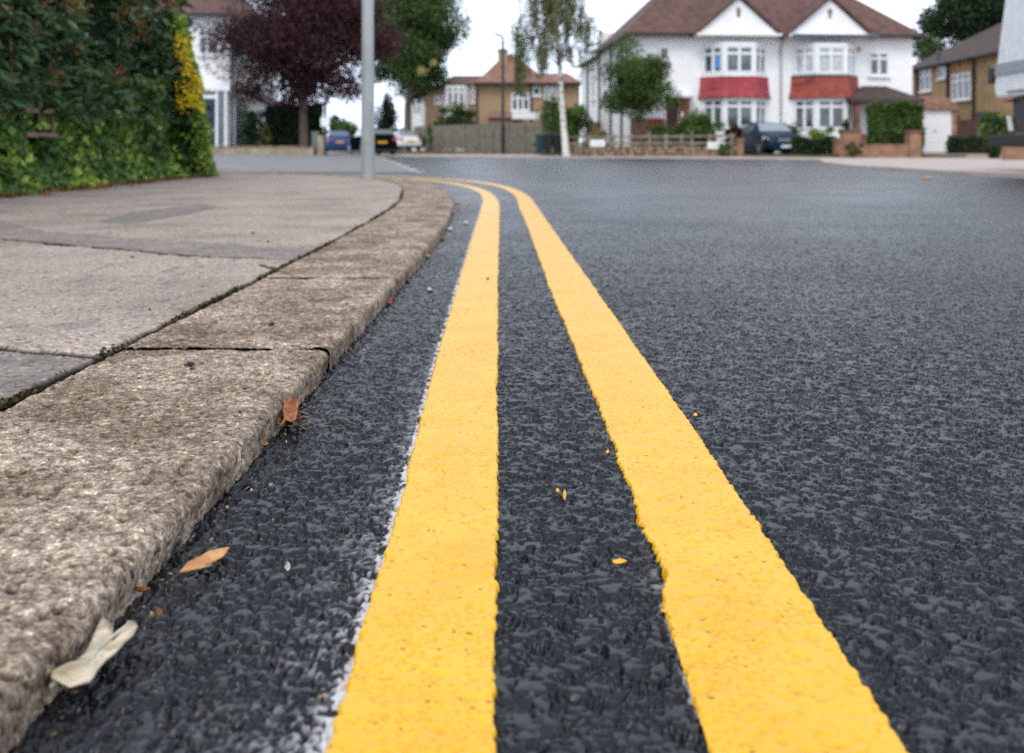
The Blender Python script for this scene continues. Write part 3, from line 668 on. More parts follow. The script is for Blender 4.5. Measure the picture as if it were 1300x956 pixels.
h1=empty('laurel_hedge',(HX,HYY,KH),label='tall broad leaved evergreen hedge with rusty flower heads above the ivy',cat='hedge')
# whorls: leaves hang from shoot tips
k=3000; tips,ts,tz,to=hedge_pts(k,.62,3.3,.55,.34,3)
lf=np.repeat(tips,9,0)+rng.normal(size=(k*9,3))*.045; 
a=rng.uniform(0,2*math.pi,k*9); dr=np.stack([np.cos(a),np.sin(a),rng.uniform(-1.1,.15,k*9)],-1)
tn=.18+.95*np.repeat(rng.random(k)**1.3,9)*rng.random(k*9)+.12*(fbm(lf[:,1]*1.2,lf[:,2]*1.2,9,2)-.5)
obj_l=leafcloud('leaves',rel(lf+dr*.05),rng.uniform(.09,.155,k*9),L_laurel,h1,tn,aspect=.36,droop=dr*2.2,jitter=.25)
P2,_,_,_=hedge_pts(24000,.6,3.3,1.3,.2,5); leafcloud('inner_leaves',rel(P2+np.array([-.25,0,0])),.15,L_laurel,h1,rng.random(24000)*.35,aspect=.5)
m=MB()
for i in range(60):
    q,_,_,_=hedge_pts(1,1.0,3.0,.5,.1,3); q=q[0]-np.array([HX,HYY,KH]); m.tube([(q[0]-.6,q[1],0),(q[0]-.5,q[1]+rng.uniform(-.2,.2),q[2]*.5),(q[0]-.1,q[1],q[2])],[.03,.02,.008],5)
m.build('stems',M['bark'],h1,smooth=True)
# rusty spent flower heads, in clusters of florets
fh=[(215,12),(350,20),(385,35),(380,225),(258,345),(640,35),(650,110),(610,178),(670,170),(800,15),(560,330),(540,365),(790,18),(330,10),(150,130),(20,60),(440,-60),(700,-40),(230,-50),(560,60)]
Pf=[]
for zx,zy in fh:
    px,py=zx/3.676,zy/3.676
    # meet the hedge face
    yy=np.linspace(3,11.6,400); fx=np.interp(yy,HP[:100,1],HP[:100,0])+.12; d=np.abs(650+F*fx/yy-px); j=int(np.argmin(d)); Yh=yy[j]
    c=np.array([fx[j],Yh,Z(py,Yh)]); Pf.append(c+rng.normal(size=(42,3))*np.array([.035,.05,.04]))
Pf=np.vstack(Pf); leafcloud('flower_heads',rel(Pf),rng.uniform(.014,.034,len(Pf)),L_rust,h1,aspect=.6)

h2=empty('ivy',(HX+.3,HYY,KH),label='dense ivy covering the foot of the tall hedge down to the pavement',cat='ivy')
o2=(HX+.3,HYY,KH)
n=30000; P,s,z,o=hedge_pts(n,.0,1.0,.55,.22,23,0); z=z*np.interp(P[:,1],[4,11],[.62,1.05]); P[:,2]=z+KH
P[:,0]+=.16*np.exp(-(P[:,2]-KH)/.09)*rng.random(n)      # the skirt that creeps over the pavement
tone=.20+.80*rng.random(n)**1.3*sst(fbm(s*2.6,z*4,33,3),.25,.75)+.55*np.exp(-z/.14)*rng.random(n)+.25*(rng.random(n)>.94)+.12*(s>HS[100])*rng.random(n)
leafcloud('leaves',rel(P,o2),rng.uniform(.035,.085,n),L_ivy,h2,tone,aspect=.85,nrm=(1.1,-.7,.5))
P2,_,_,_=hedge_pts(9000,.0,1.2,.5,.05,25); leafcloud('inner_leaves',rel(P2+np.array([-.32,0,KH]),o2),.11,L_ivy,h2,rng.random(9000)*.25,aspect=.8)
m=MB(); m.tube([(HP[i][0]-.30-o2[0],HP[i][1]-o2[1],.03) for i in range(0,110,4)],.022,6)
for i in range(40):
    q,_,_,_=hedge_pts(1,.3,1.0,.3,.1,3); q=q[0]-np.array(o2); m.tube([(float(np.interp(q[1]+o2[1],HP[:100,1],HP[:100,0]))-.30-o2[0],q[1],.03),(q[0]-.05,q[1]+rng.uniform(-.1,.1),q[2]*.5),(q[0],q[1],q[2])],[.014,.01,.005],5)
m.build('stems',M['bark'],h2,smooth=True)
h3=empty('climbing_shrub',(-3.55,10.9,KH),label='light green climber with bright yellow blossom at the hedge corner',cat='shrub')
o3=(-3.55,10.9,KH)
n=6500; py_=rng.uniform(20,222,n); ed_=np.interp(py_,[0,45,90,120,150,180,222],[232,240,250,257,264,268,274])+5*(fbm(py_/14,py_*0,611,3)-.5)*2; pxx=ed_-np.abs(rng.normal(size=n))*15
Yc_=rng.uniform(10.3,11.6,n); P=np.stack([(pxx-650)*Yc_/F,Yc_,CH+(HY-py_)*Yc_/F],-1); P[:,2]=np.maximum(P[:,2],KH)
leafcloud('leaves',rel(P,o3),rng.uniform(.035,.075,n),L_ivy,h3,.35+.6*rng.random(n),aspect=.65,nrm=(1,-.8,.4))
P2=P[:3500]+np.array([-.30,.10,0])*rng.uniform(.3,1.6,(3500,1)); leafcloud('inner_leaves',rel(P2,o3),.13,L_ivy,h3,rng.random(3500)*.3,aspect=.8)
def facepx(px,py,Yh): return np.array([X(px,Yh),Yh,Z(py,Yh)])
Pf=[]
for zx,zy,sg in [(868,185,.03),(880,225,.04),(862,235,.03),(880,275,.035),(880,330,.05),(905,345,.05),(900,375,.05),(925,395,.05),(935,420,.03),(900,470,.05),(915,490,.03),(890,440,.04),(865,330,.03),(850,480,.02),(875,300,.04),(912,455,.04)]:
    c=facepx(zx/3.676,zy/3.676,10.25); Pf.append(c+rng.normal(size=(24,3))*np.array([sg*.75,.10,sg*.8]))
sc_b=np.array([facepx(rng.uniform(222,262),rng.uniform(38,146),10.22) for _ in range(260)]); sc_b=sc_b[[i for i in range(260) if (650+F*sc_b[i][0]/sc_b[i][1])<np.interp(HY-(sc_b[i][2]-CH)*F/sc_b[i][1],[0,45,90,120,150,180],[230,236,246,253,260,264])]]; Pf.append(sc_b)
Pf=np.vstack(Pf); leafcloud('blossom',rel(Pf,o3),rng.uniform(.025,.05,len(Pf)),L_yel,h3,aspect=.8,nrm=(.3,-1,.4))
m=MB()
for i in range(8):
    b=rng.uniform(-.3,.3); m.tube([(-.1,0,-.03),(-.09,b*.3,.2),(-.08,b,.7),(-.16+rng.uniform(-.05,.05),b*1.4,1.35)],[.013,.012,.009,.004],5)
m.build('stems',M['bark'],h3,smooth=True)
# bit of old trellis and dead shoots showing through
def pxface(zx,zy,off=.1):
    px,py=zx/3.676,zy/3.676; yy=np.linspace(3,11.4,400); fx=np.interp(yy,HP[:120,1],HP[:120,0])+off; d=np.abs(650+F*fx/yy-px); j=int(np.argmin(d)); return Vector((fx[j],yy[j],Z(py,yy[j])))
t=empty('trellis',tuple(pxface(190,600,.1)),label='broken pinkish wooden trellis poking out of the ivy',cat='trellis'); T0=t.location.copy()
for (a,b,w,nm) in [((115,515),(245,520),.015,'rail'),((120,628),(268,630),.015,'rail'),((243,520),(246,630),.008,'upright'),((185,400),(183,555),.007,'upright')]:
    A,B=pxface(*a,.01)-T0,pxface(*b,.00)-T0; mm=MB(); dv=(B-A).normalized(); up=Vector((0,0,1)) if nm=='rail' else Vector((0,1,0)); sd_=Vector((1,0,0))
    mm.add([A+up*w*sg1+sd_*sg2 for sg1 in (-1,1) for sg2 in (-.01,.01)]+[B+up*w*sg1+sd_*sg2 for sg1 in (-1,1) for sg2 in (-.01,.01)],[(0,1,3,2),(4,6,7,5),(0,4,5,1),(2,3,7,6),(0,2,6,4),(1,5,7,3)])
    mm.build(nm,noisemat('faded_trellis_wood',(.17,.10,.08),(.27,.17,.14),9,.9,.3),t)
for i,(pts,lab) in enumerate([([(50,180),(58,330),(20,565)],'long bare dead shoot standing upright in front of the hedge'),([(130,420),(200,390),(340,400)],'arching dead twig above the trellis in the hedge'),([(360,540),(400,480),(430,430)],'short slanting dead twig beside the trellis'),([(0,840),(60,830),(130,800)],'dead shoot low in the ivy close to the pavement')]):
    mm=MB(); w=[pxface(*p,.07) for p in pts]; c=w[0].copy(); mm.tube([p-c for p in w],[.0045,.0035,.002],5)
    for k in range(5):
        p=(w[0].lerp(w[-1],rng.uniform(.2,1)))-c; mm.tube([p,p+Vector((rng.uniform(-.02,.02),rng.uniform(-.1,.1),rng.uniform(-.02,.09)))],[.004,.0015],4)
    ob=mm.build('dead_twig',M['twig'],smooth=True); ob.location=c; tag(ob,lab,'twig')
# leaf litter at the foot of the hedge
s=rng.uniform(0,HS[110],900); x=np.interp(s,HS,HP[:,0]); y=np.interp(s,HS,HP[:,1]); P=np.stack([x+.12+np.abs(rng.normal(size=900))*.11,y,np.full(900,KH+.012)],-1)
tag(leafcloud('leaf_litter',P,rng.uniform(.03,.06,900),L_rust,None,aspect=.6,nrm=(0,0,3)),'brown dead leaves strewn along the foot of the ivy','leaf litter',kind='stuff')

# ---------------------------------------------------------------- street columns
m=empty('street_lamp',(X(467,9.75),9.75,KH),label='plain grey lamp column on the pavement near the kerb bend',cat='street lamp')
MB().tube([(0,0,-.02),(0,0,.25),(0,0,1.1),(0,0,1.12),(0,0,6.2)],[.066,.066,.064,.058,.045],24).build('column',M['steel'],m,smooth=True)
mb=MB(); mb.tube([(0,0,6.15),(0,.1,6.5),(.1,.5,6.75),(.25,1.1,6.8)],[.04,.036,.033,.03],12); mb.build('arm',M['steel'],m,smooth=True)
MB().loft([[(.25-.12,1.0,6.76),(.25+.12,1.0,6.76),(.25+.12,1.0,6.85),(.25-.12,1.0,6.85)],[(.3-.15,1.6,6.78),(.3+.15,1.6,6.78),(.3+.1,1.6,6.9),(.3-.1,1.6,6.9)]]).build('lantern',M['steel'],m,bevel=.02)
MB().box(-.035,.035,-.069,-.0655,.35,.75).build('access_door',M['steel'],m)
m=empty('street_lamp',(X(638.5,56),56,.05),label='slender dark lamp column with a short arm in front of the grey fence',cat='street lamp')
MB().tube([(0,0,0),(0,0,1.6),(0,0,1.62),(0,0,6.4)],[.12,.12,.085,.075],12).build('column',M['black'],m,smooth=True)
MB().tube([(0,0,6.35),(-.02,0,6.6),(-.15,0,6.72),(-.32,0,6.74)],.06,8).build('arm',M['dark_green'],m,smooth=True)
MB().loft([[(-.28,-.09,6.70),(-.28,.09,6.70),(-.28,.09,6.8),(-.28,-.09,6.8)],[(-.62,-.07,6.72),(-.62,.07,6.72),(-.62,.05,6.78),(-.62,-.05,6.78)]]).build('lantern',M['dark_green'],m,bevel=.02)
m=empty('signpost',(X(413,39.2),39.2,.05),label='thin black signpost at the end of the low wall under the purple tree',cat='signpost')
MB().tube([(0,0,0),(0,0,2.7)],.055,12).build('post',M['black'],m,smooth=True)
MB().box(-.17,.17,-.068,-.058,1.18,1.55).build('small_notice',M['white_paint'],m,bevel=.01)
MB().tube([(0,0,2.7),(0,0,2.76)],[.06,.02],12).build('cap',M['black'],m,smooth=True)
m=empty('utility_pillar',(X(400.5,40.4),40.4,.05),label='grey green service pillar between the low wall and the black signpost',cat='utility pillar')
MB().box(-.13,.13,-.12,.12,0,.95).build('body',plain('pillar_paint',(.13,.16,.15),.6),m,bevel=.015)
MB().box(-.15,.15,-.14,.14,.95,1.0).build('lid',plain('pillar_lid_paint',(.16,.19,.18),.6),m,bevel=.01)

# ---------------------------------------------------------------- windows and houses
def window(par, Mx, x0, x1, z0, z1, cols=2, top=.28, y=0, glass='glass', sill=True, cloth=None, fw=.07):
    """casement window on the plane y of the frame Mx (looking to -y): white frame mesh, one pane mesh"""
    f=MB(Mx); yo,yi=y-.06,y+.04
    f.box(x0,x1,yo,yi,z0,z0+fw); f.box(x0,x1,yo,yi,z1-fw,z1); f.box(x0,x0+fw,yo,yi,z0+fw,z1-fw); f.box(x1-fw,x1,yo,yi,z0+fw,z1-fw)
    zt=z1-(z1-z0)*top if top else None; cw=(x1-x0-2*fw)/cols
    for i in range(1,cols): xm=x0+fw+cw*i; f.box(xm-fw*.55,xm+fw*.55,yo+.002,yi,z0+fw,z1-fw)
    if zt:
        for i in range(cols):
            a=x0+fw+cw*i+(fw*.55 if i else 0); b=x0+fw+cw*(i+1)-(fw*.55 if i<cols-1 else 0); f.box(a,b,yo+.004,yi,zt-fw*.5,zt+fw*.5)
    # inner casement rims
    for i in range(cols):
        a=x0+fw+cw*i+(fw*.55 if i else 0); b=x0+fw+cw*(i+1)-(fw*.55 if i<cols-1 else 0)
        for (p,q) in ([(z0+fw,zt-fw*.5),(zt+fw*.5,z1-fw)] if zt else [(z0+fw,z1-fw)]):
            e=.025
            f.box(a,a+e,yo+.02,yi,p,q); f.box(b-e,b,yo+.02,yi,p,q); f.box(a+e,b-e,yo+.02,yi,p,p+e); f.box(a+e,b-e,yo+.02,yi,q-e,q)
    w=f.build('window',M['white_paint'],par)
    MB(Mx).box(x0+fw*.5,x1-fw*.5,y-.005,y+.015,z0+fw*.5,z1-fw*.5).build('pane',M[glass],w)
    if sill: MB(Mx).box(x0-.06,x1+.06,y-.14,y-.005,z0-.07,z0-.004).build('sill',M['white_paint'],w)
    if cloth:
        c=MB(Mx); a,b,p,q,mt=cloth; c.box(a,b,y-.012,y-.007,p,q); c.build('curtain',M[mt],w)
    return w
def hiproof(m, x0,x1,y0,y1,z,h,inset=None,ov=.35,th=.14,ridge_y=True):
    """hipped roof on a rectangle, ridge along x"""
    X0,X1,Y0,Y1=x0-ov,x1+ov,y0-ov,y1+ov; d=(Y1-Y0)/2; e=inset if inset is not None else d
    ym=(Y0+Y1)/2
    m.add([(X0,Y0,z),(X1,Y0,z),(X1,Y1,z),(X0,Y1,z),(X0+e,ym,z+h),(X1-e,ym,z+h)],[(0,1,5,4),(1,2,5),(2,3,4,5),(3,0,4),(0,3,2,1)])
    return m
EYE=Matrix.Identity(4)

# ---- white semi-detached pair
HA=math.atan2(.078,.997)
ws=empty('semi_detached_house',(5.3,43.6,.14),HA,label='pair of white rendered houses with two bays and gables under a brown roof',cat='house')
WW,EV,DP=12.67,5.25,9.0; gz=-.14
body=MB(); body.box(0,WW,0,DP,gz-.1,EV); body.box(.0,5.6,DP+.002,15.4,gz-.1,EV-.25)
body.build('wall',M['white_wall'],ws)
# main roof: ridge along x, hipped ends (gentler on the far end), with a rear wing
rm=MB(); ov=.4; 
rm.add([(-ov,-ov,EV),(WW+ov,-ov,EV),(WW+ov,DP+ov,EV),(-ov,DP+ov,EV),(4.0,DP/2,EV+4.3),(WW-4.6,DP/2,EV+4.3)],[(0,1,5,4),(1,2,5),(2,3,4,5),(3,0,4),(0,3,2,1)])
rm.add([(-ov*.6,DP-1,EV-.1),(6,DP-1,EV-.1),(6,15.7,EV-.2),(-ov*.6,15.7,EV-.2),(2.8,DP-1,EV+2.0),(2.8,13,EV+2.0)],[(0,4,5,3),(1,2,5,4),(3,5,2),(0,3,2,1)])
rf=rm.build('roof',M['roof'],ws)
gt=MB(); gt.box(-ov-.08,WW+ov+.08,-ov-.10,-ov+.0,EV-.10,EV+.03); gt.box(-ov-.10,-ov,-ov,DP,EV-.10,EV+.03); gt.box(-ov*.6-.1,-ov*.6,DP+.01,15.7,EV-.25,EV-.15); gt.box(WW+ov,WW+ov+.1,-ov+.002,DP,EV-.10,EV+.03)
gt.build('gutter',M['black'],ws)
for (x,y,z0_,z1_) in [(1.2,10.5,EV-.2,EV+1.6)]:
    c=MB().box(.3,1.0,y,y+.8,z0_,z1_-.3); c.build('chimney',M['white_wall'],rf)
def bay(cx, z0, z1, w, dep, front, kind, cl=None, glass='glass', topf=.28):
    """canted bay storey: three window facets"""
    xs=[cx-w/2,cx-front/2,cx+front/2,cx+w/2]; pts=[(xs[0],0),(xs[1],-dep),(xs[2],-dep),(xs[3],0)]
    b=MB(); b.slab([(pts[0][0],.05)]+pts+[(pts[3][0],.05)],z0-.12,z0); b.slab([(pts[0][0]-.03,.05),(pts[0][0]-.03,-.02),(pts[1][0]-.02,-dep-.05),(pts[2][0]+.02,-dep-.05),(pts[3][0]+.03,-.02),(pts[3][0]+.03,.05)],z1,z1+.16)
    for (px_,py_) in pts[1:3]: b.box(px_-.06,px_+.06,py_-.03,py_+.07,z0,z1)
    b.box(pts[0][0]-.05,pts[0][0]+.06,-.06,.02,z0,z1); b.box(pts[3][0]-.06,pts[3][0]+.05,-.06,.02,z0,z1)
    b.build('bay_frame',M['white_paint'],ws)
    for i in range(3):
        (ax,ay),(bx,by)=pts[i],pts[i+1]; L=math.hypot(bx-ax,by-ay); an=math.atan2(by-ay,bx-ax)
        Mx=Matrix.Translation((ax,ay,0))@Matrix.Rotation(an,4,'Z')
        window(ws,Mx,.06,L-.06,z0+.002,z1-.002,2,topf,y=.02,glass=glass if i!=1 or cl is None else glass,sill=False,cloth=(cl if (cl and i==0) else None))
for gi,(cx,skirt,gl) in enumerate([(4.52,'rose_tile','glass'),(8.62,'brick_tile','net')]):
    wb=2.85; f=1.35; dp=.75
    zz=lambda y: (190-y)/29.2+.32-.14
    bay(cx,zz(93),zz(58.5),wb,dp,f,0,cl=(.62,.95,zz(87),zz(68.5),'blue_cloth') if gi==0 else None,glass=gl)
    bay(cx,zz(164),zz(126),wb,dp,f,1,topf=.24)
    # hung tiles between the storeys, flared at the foot
    def ring(e,z): return [(cx-wb/2-e,.04,z),(cx-wb/2-e,-e*.3,z),(cx-f/2-e*.6,-dp-e,z),(cx+f/2+e*.6,-dp-e,z),(cx+wb/2+e,-e*.3,z),(cx+wb/2+e,.04,z)]
    MB().loft([ring(.10,zz(93)-.13),ring(.12,zz(105)),ring(.15,zz(115)),ring(.22,zz(124)+.0)]).build('hung_tiles',M[skirt],ws)
    MB().loft([ring(.13,zz(93)-.128),ring(.06,zz(93)-.06)]).build('flashing',M['black' if gi else 'white_paint'],ws)
    # plinth wall below the lower window
    MB().loft([ring(.0,gz-.1),ring(.0,zz(164)-.12)]).build('plinth',M['white_wall'],ws)
    # gable
    gx0,gx1,gzb,gzt=cx-1.88,cx+1.88,EV-.02,EV+1.62
    g=MB(); g.prism([(gx0+.1,gzb),(gx1-.1,gzb),(cx,gzt-.1)],-.62,0.5); g.prism([(gx0,gzb-.10),(gx1,gzb-.10),(gx1,gzb),(gx0,gzb)],-.85,-.02); gb=g.build('gable',M['white_wall'],ws)
    v=MB(); v.box(cx-.07,cx+.07,-.635,-.622,gzb+.72,gzb+1.15); v.box(cx-.13,cx+.13,-.636,-.623,gzb+.98,gzb+1.03); v.build('vent',M['stone'],gb)
    if gi: MB().box(gx0+.1,gx1+.2,-.93,-.852,gzb-.16,gzb-.02).build('fascia',plain('slate_blue_paint',(.06,.09,.12),.5),gb)
    r_=MB()
    for sx in (-1,1):
        e=cx+sx*2.02
        A=[(e,-.80,gzb-.02),(cx,-.80,gzt+.10),(cx,4.2,gzt+.10),(e,2.2,gzb-.02)]
        A2=[(x,y,z-.12) for x,y,z in A]; r_.add(A+A2,[(0,1,2,3),(7,6,5,4),(0,4,5,1),(1,5,6,2),(2,6,7,3),(3,7,4,0)])
    r_.build('gable_roof',M['roof'],rf)
MB().tube([(6.62,-.06,gz),(6.62,-.06,EV-.55),(6.75,-.12,EV-.1)],.05,8).build('downpipe',M['steel'],ws,smooth=True)
def fx(px): # photo x -> u along the front
    r=(px-650)/F; return (r*43.6-5.3)/(.997-.078*r)
window(ws,EYE,fx(1103),fx(1128),zz(94),zz(63),2,.27,glass='glass')
window(ws,EYE,fx(836),fx(850),zz(76),zz(58),1,0)
MB().tube([(fx(1090),-.1,zz(62)),(fx(1090),-.02,zz(58))],[.08,.1],10).build('alarm_box',plain('alarm_yellow',(.5,.35,.08),.5),ws)
# left porch with timber door, dark frame and flat canopy
MB().box(fx(848),fx(878),-.75,-.004,zz(124)+.0,zz(120)).build('canopy',M['white_paint'],ws,bevel=.01)
MB().box(fx(846),fx(860),-.09,-.004,gz-.05,zz(125)).build('side_door',M['brown_wood'],ws)
d=MB().box(fx(862),fx(875),-.09,-.004,gz-.05,zz(125)).build('door',M['oak'],ws); MB().box(fx(864),fx(866),-.13,-.092,zz(148),zz(142)).build('handle',M['chrome'],d)
MB().box(fx(800),fx(840),-.10,-.004,gz-.05,zz(150)).build('plinth_panel',M['brick'],ws)
MB().box(fx(824),fx(843),-.16,-.102,zz(163),zz(151)).build('red_panel',M['rose_tile'],ws)
# right porch: hipped tiled roof on brick piers
pr=empty('x'); bpy.data.objects.remove(pr)
px0,px1=fx(1068),fx(1152)
m_=MB(); zt_,zb_=zz(107),zz(126)
m_.add([(px0-.1,-1.35,zb_),(px1+.1,-1.35,zb_),(px1+.1,-.003,zb_+.03),(px0-.1,-.003,zb_+.03),(px0+.95,-.003,zt_),(px1-1.0,-.003,zt_),(px0-.1,-1.35,zb_-.14),(px1+.1,-1.35,zb_-.14),(px1+.1,-.003,zb_-.14),(px0-.1,-.003,zb_-.14)],
       [(0,1,5,4),(1,2,5),(3,0,4),(0,6,7,1),(1,7,8,2),(0,3,9,6),(6,9,8,7),(3,4,5,2,8,9)])
pf=m_.build('porch_roof',M['roof_dark'],ws)
for x in (px0+.1,px0+.95,px1-.35): MB().box(x,x+.24,-1.2,-.95,gz-.05,zb_-.142).build('porch_pier',M['brick_dark'],ws)
MB().box(px0+.342,px0+.948,-1.12,-1.0,gz-.05,gz+1.0).build('porch_dwarf_wall',M['brick_dark'],ws)
MB().box(px0+1.25,px0+2.3,-.10,-.004,gz-.05,gz+2.15).build('front_door',M['brown_wood'],ws)
MB().box(px0+2.34,px1-.45,-.09,-.004,gz+.9,gz+2.1).build('porch_window',M['glass'],ws)
# side wall: downpipes and windows (frame looking to -x)
SX=Matrix.Translation((0,0,0))@Matrix.Rotation(-math.pi/2,4,'Z')   # local x -> -y ; y -> x
for v_ in (2.4,5.2,8.6,12.6):
    MB().tube([(-.07,v_,gz),(-.07,v_,EV-.12)],.055,8).build('downpipe',M['dark_green'],ws,smooth=True)
for (a,b,p,q) in [(-11.4,-10.2,2.9,4.3),(-7.6,-6.6,3.2,4.3),(-12.2,-11.0,.9,2.0),(-4.4,-3.6,3.3,4.2)]:
    window(ws,SX,a,b,p,q,2,.28)

# ---- garage beside it
ga=empty('garage',(X(1160,47),47,.17),label='small garage with a white up and over door beside the white houses',cat='garage')
gx=lambda px: X(px,47)-X(1160,47)
MB().box(gx(1145),gx(1163),0,5,-.2,2.35).box(gx(1208.5),gx(1215),-.02,5,-.2,2.35).box(gx(1163)+.002,gx(1208.5)-.002,.1,5,2.05,2.34).build('wall',M['brick'],ga)
d=MB()
d.box(gx(1163)+.004,gx(1208.5)-.004,.02,.07,-.02,2.03)
for i in range(9): d.box(gx(1163)+.05,gx(1208.5)-.05,.012,.0195,.08+i*.215,.08+i*.215+.17)
dd=d.build('door',M['white_paint'],ga); MB().box(gx(1187)-.06,gx(1187)+.06,-.02,.011,1.0,1.05).build('handle',M['black'],dd)
MB().add([(gx(1142),-.15,2.10),(gx(1217),-.15,2.10),(gx(1215),1.2,2.72),(gx(1150),1.2,2.72),(gx(1142),-.15,2.0),(gx(1217),-.15,2.0),(gx(1217),5,2.36),(gx(1142),5,2.36)],[(0,1,2,3),(0,4,5,1),(3,2,6,7),(1,5,6,2),(0,3,7,4),(4,7,6,5)]).build('roof',M['roof_red'],ga)

# ---- brown house seen side on at the right
bh=empty('detached_house',(23.1,57.5,.14),math.atan2(.5,9.5)*0,label='brown pebbledashed house seen from its side behind the garage',cat='house')
# side wall lies on x = 0 (local), y from 0 to -12, looking to -x
b_=MB(); b_.box(0,9,-13,0,-.2,4.85); b_.build('wall',M['pebble'],bh)
r_=MB(); r_.add([(-.35,-13.4,4.85),(9.4,-13.4,4.85),(9.4,.4,4.85),(-.35,.4,4.85),(4.5,-9,7.6),(4.5,-3.6,7.6)],[(0,3,5,4),(1,4,5,2),(0,4,1),(3,2,5),(0,1,2,3)]); rr=r_.build('roof',M['roof_dark'],bh)
MB().box(-.47,-.36,-13.4,.4,4.74,4.88).build('gutter',M['black'],bh)
def bY(px,Xw=23.1): return Xw*F/(px-650)-57.5
def bZ(py,px): Yw=bY(px)+57.5; return Z(py,Yw)-.14
BX=Matrix.Rotation(-math.pi/2,4,'Z')
def bwin(pa,pb,ya,yb,cols,top=.28,oval=False):
    Ya,Yb=bY(pa),bY(pb); za,zb=bZ(yb,(pa+pb)/2),bZ(ya,(pa+pb)/2)
    window(bh,BX,-Ya,-Yb,za,zb,cols,top)
bwin(1169,1183,89,116,2); bwin(1192,1202,85,100,1,0); bwin(1209,1233,93,127,3)
for px in (1166,1205,1238):
    y=bY(px); MB().tube([(-.09,y,0),(-.09,y,4.6),(-.3,y,4.75)],.075,8).build('downpipe',M['black'],bh,smooth=True)
MB().box(-.03,-.003,bY(1249),bY(1241),bZ(157,1245),bZ(142,1245)).build('small_window',M['black'],bh)
MB().tube([(-.45,bY(1201),4.8),(-.3,bY(1201),6.0)],.05,8).build('vent_pipe',M['black'],bh,smooth=True)

# ---- white house on the left
lw=empty('white_house',(X(300,43.5),43.5,.12),label='white house with a navy front door behind the purple tree',cat='house')
lx=lambda px: X(px,43.5)-X(300,43.5); lz=lambda py: Z(py,43.5)-.12
MB().box(lx(150),lx(292),0,8,-.1,lz(18)).build('wall',M['white_wall'],lw)
r_=MB(); r_.add([(lx(140),-.45,lz(19)),(lx(297),-.45,lz(19)),(lx(297),8.5,lz(19)),(lx(140),8.5,lz(19)),(lx(200),4,lz(19)+3.4),(lx(246)-.6,4,lz(19)+3.4)],[(0,1,5,4),(1,2,5),(2,3,4,5),(3,0,4),(0,3,2,1)]); r_.build('roof',M['roof'],lw)
MB().box(lx(140),lx(299),-.55,-.452,lz(22),lz(18.5)).build('gutter',M['black'],lw)
pc=MB(); pc.box(lx(240),lx(304),-1.5,-.002,lz(118),lz(113)); 
for px in (241,267.5,286,297): pc.box(lx(px),lx(px+3),-1.45,-1.33,0,lz(118)-.002)
pc.box(lx(271),lx(286)-.002,-1.43,-1.36,lz(127),lz(123)); pc.build('porch_frame',M['white_paint'],lw,bevel=.005)
MB().box(lx(289),lx(297)-.01,-1.40,-1.38,0.4,lz(118)-.004).build('porch_glass',M['glass'],lw)
d=MB().box(lx(270.5)+.02,lx(286)-.02,-1.40,-1.35,0,lz(128)).build('door',M['door_blue'],lw); MB().box(lx(283),lx(284),-1.44,-1.402,.95,1.1).build('handle',M['chrome'],d)
MB().box(lx(304)+.002,lx(344),.3,5,-.1,lz(136)).prism([(lx(304)+.004,lz(136)+.002),(lx(343),lz(136)+.002),(lx(304)+.004,lz(117))],.302,4.9).build('side_wing',M['white_wall'],lw)
MB().prism([(lx(302),lz(114)),(lx(346),lz(137)),(lx(346),lz(135)),(lx(302),lz(111.5))],.1,5.1).build('wing_roof',M['roof_dark'],lw)
MB().box(lx(322),lx(340),.27,.298,lz(148),lz(140)).build('wing_window',M['glass'],lw)
window(lw,EYE,lx(252),lx(275),lz(70),lz(38),2,.28)
MB().tube([(lx(299),-.1,lz(112)),(lx(299),-.1,-.1)],.05,8).build('downpipe',M['white_paint'],lw,smooth=True)

# ---- tan house beyond the grey fence
th=empty('corner_house',(X(604,70),70,.2),label='tan pebbledashed corner house with a chimney behind the grey fence',cat='house')
tx=lambda px: X(px,70)-X(604,70); tz=lambda py: Z(py,70)-.2
MB().box(tx(606.5),tx(736),0,8,-.2,tz(106)).build('wall',M['pebble2'],th)
r_=MB(); r_.add([(tx(603),-.5,tz(106)),(tx(700),-.5,tz(106)),(tx(700),8.5,tz(106)),(tx(603),8.5,tz(106)),(tx(641),4,tz(66)+.25),(tx(650),4,tz(66)+.25)],[(0,1,5,4),(1,2,5),(2,3,4,5),(3,0,4),(0,3,2,1)])
r_.add([(tx(675),-.45,tz(106)+.01),(tx(740),-.45,tz(106)+.01),(tx(740),8,tz(106)+.01),(tx(675),8,tz(106)+.01),(tx(665),3,tz(90)),(tx(722),3,tz(90)+.1)],[(0,1,5,4),(1,2,5),(2,3,4,5),(0,3,2,1)])
rr=r_.build('roof',M['roof_red'],th)
c=MB().box(tx(631.5),tx(644),2.4,3.4,tz(82),tz(59)).build('chimney',M['pebble2'],rr); 
MB().box(tx(630.5),tx(645),2.3,3.5,tz(60),tz(58)).build('cap',M['stone'],c)
MB().box(tx(601),tx(741),-.6,-.505,tz(107.5),tz(105.2)).build('gutter',M['black'],th)
for px in (605.5,674.5,715): MB().tube([(tx(px),-.08,-.1),(tx(px),-.08,tz(108))],.07,8).build('downpipe',M['black'],th,smooth=True)
window(th,EYE,tx(649),tx(672.5),tz(141),tz(118),3,.3,fw=.09)
window(th,EYE,tx(676),tx(686.5),tz(122),tz(110),1,0,fw=.09)
window(th,EYE,tx(691),tx(707),tz(128),tz(109),3,.3,fw=.09)
MB().box(tx(622),tx(662),-2.5,-.01,-.2,tz(152)).build('outhouse',M['brick'],th)
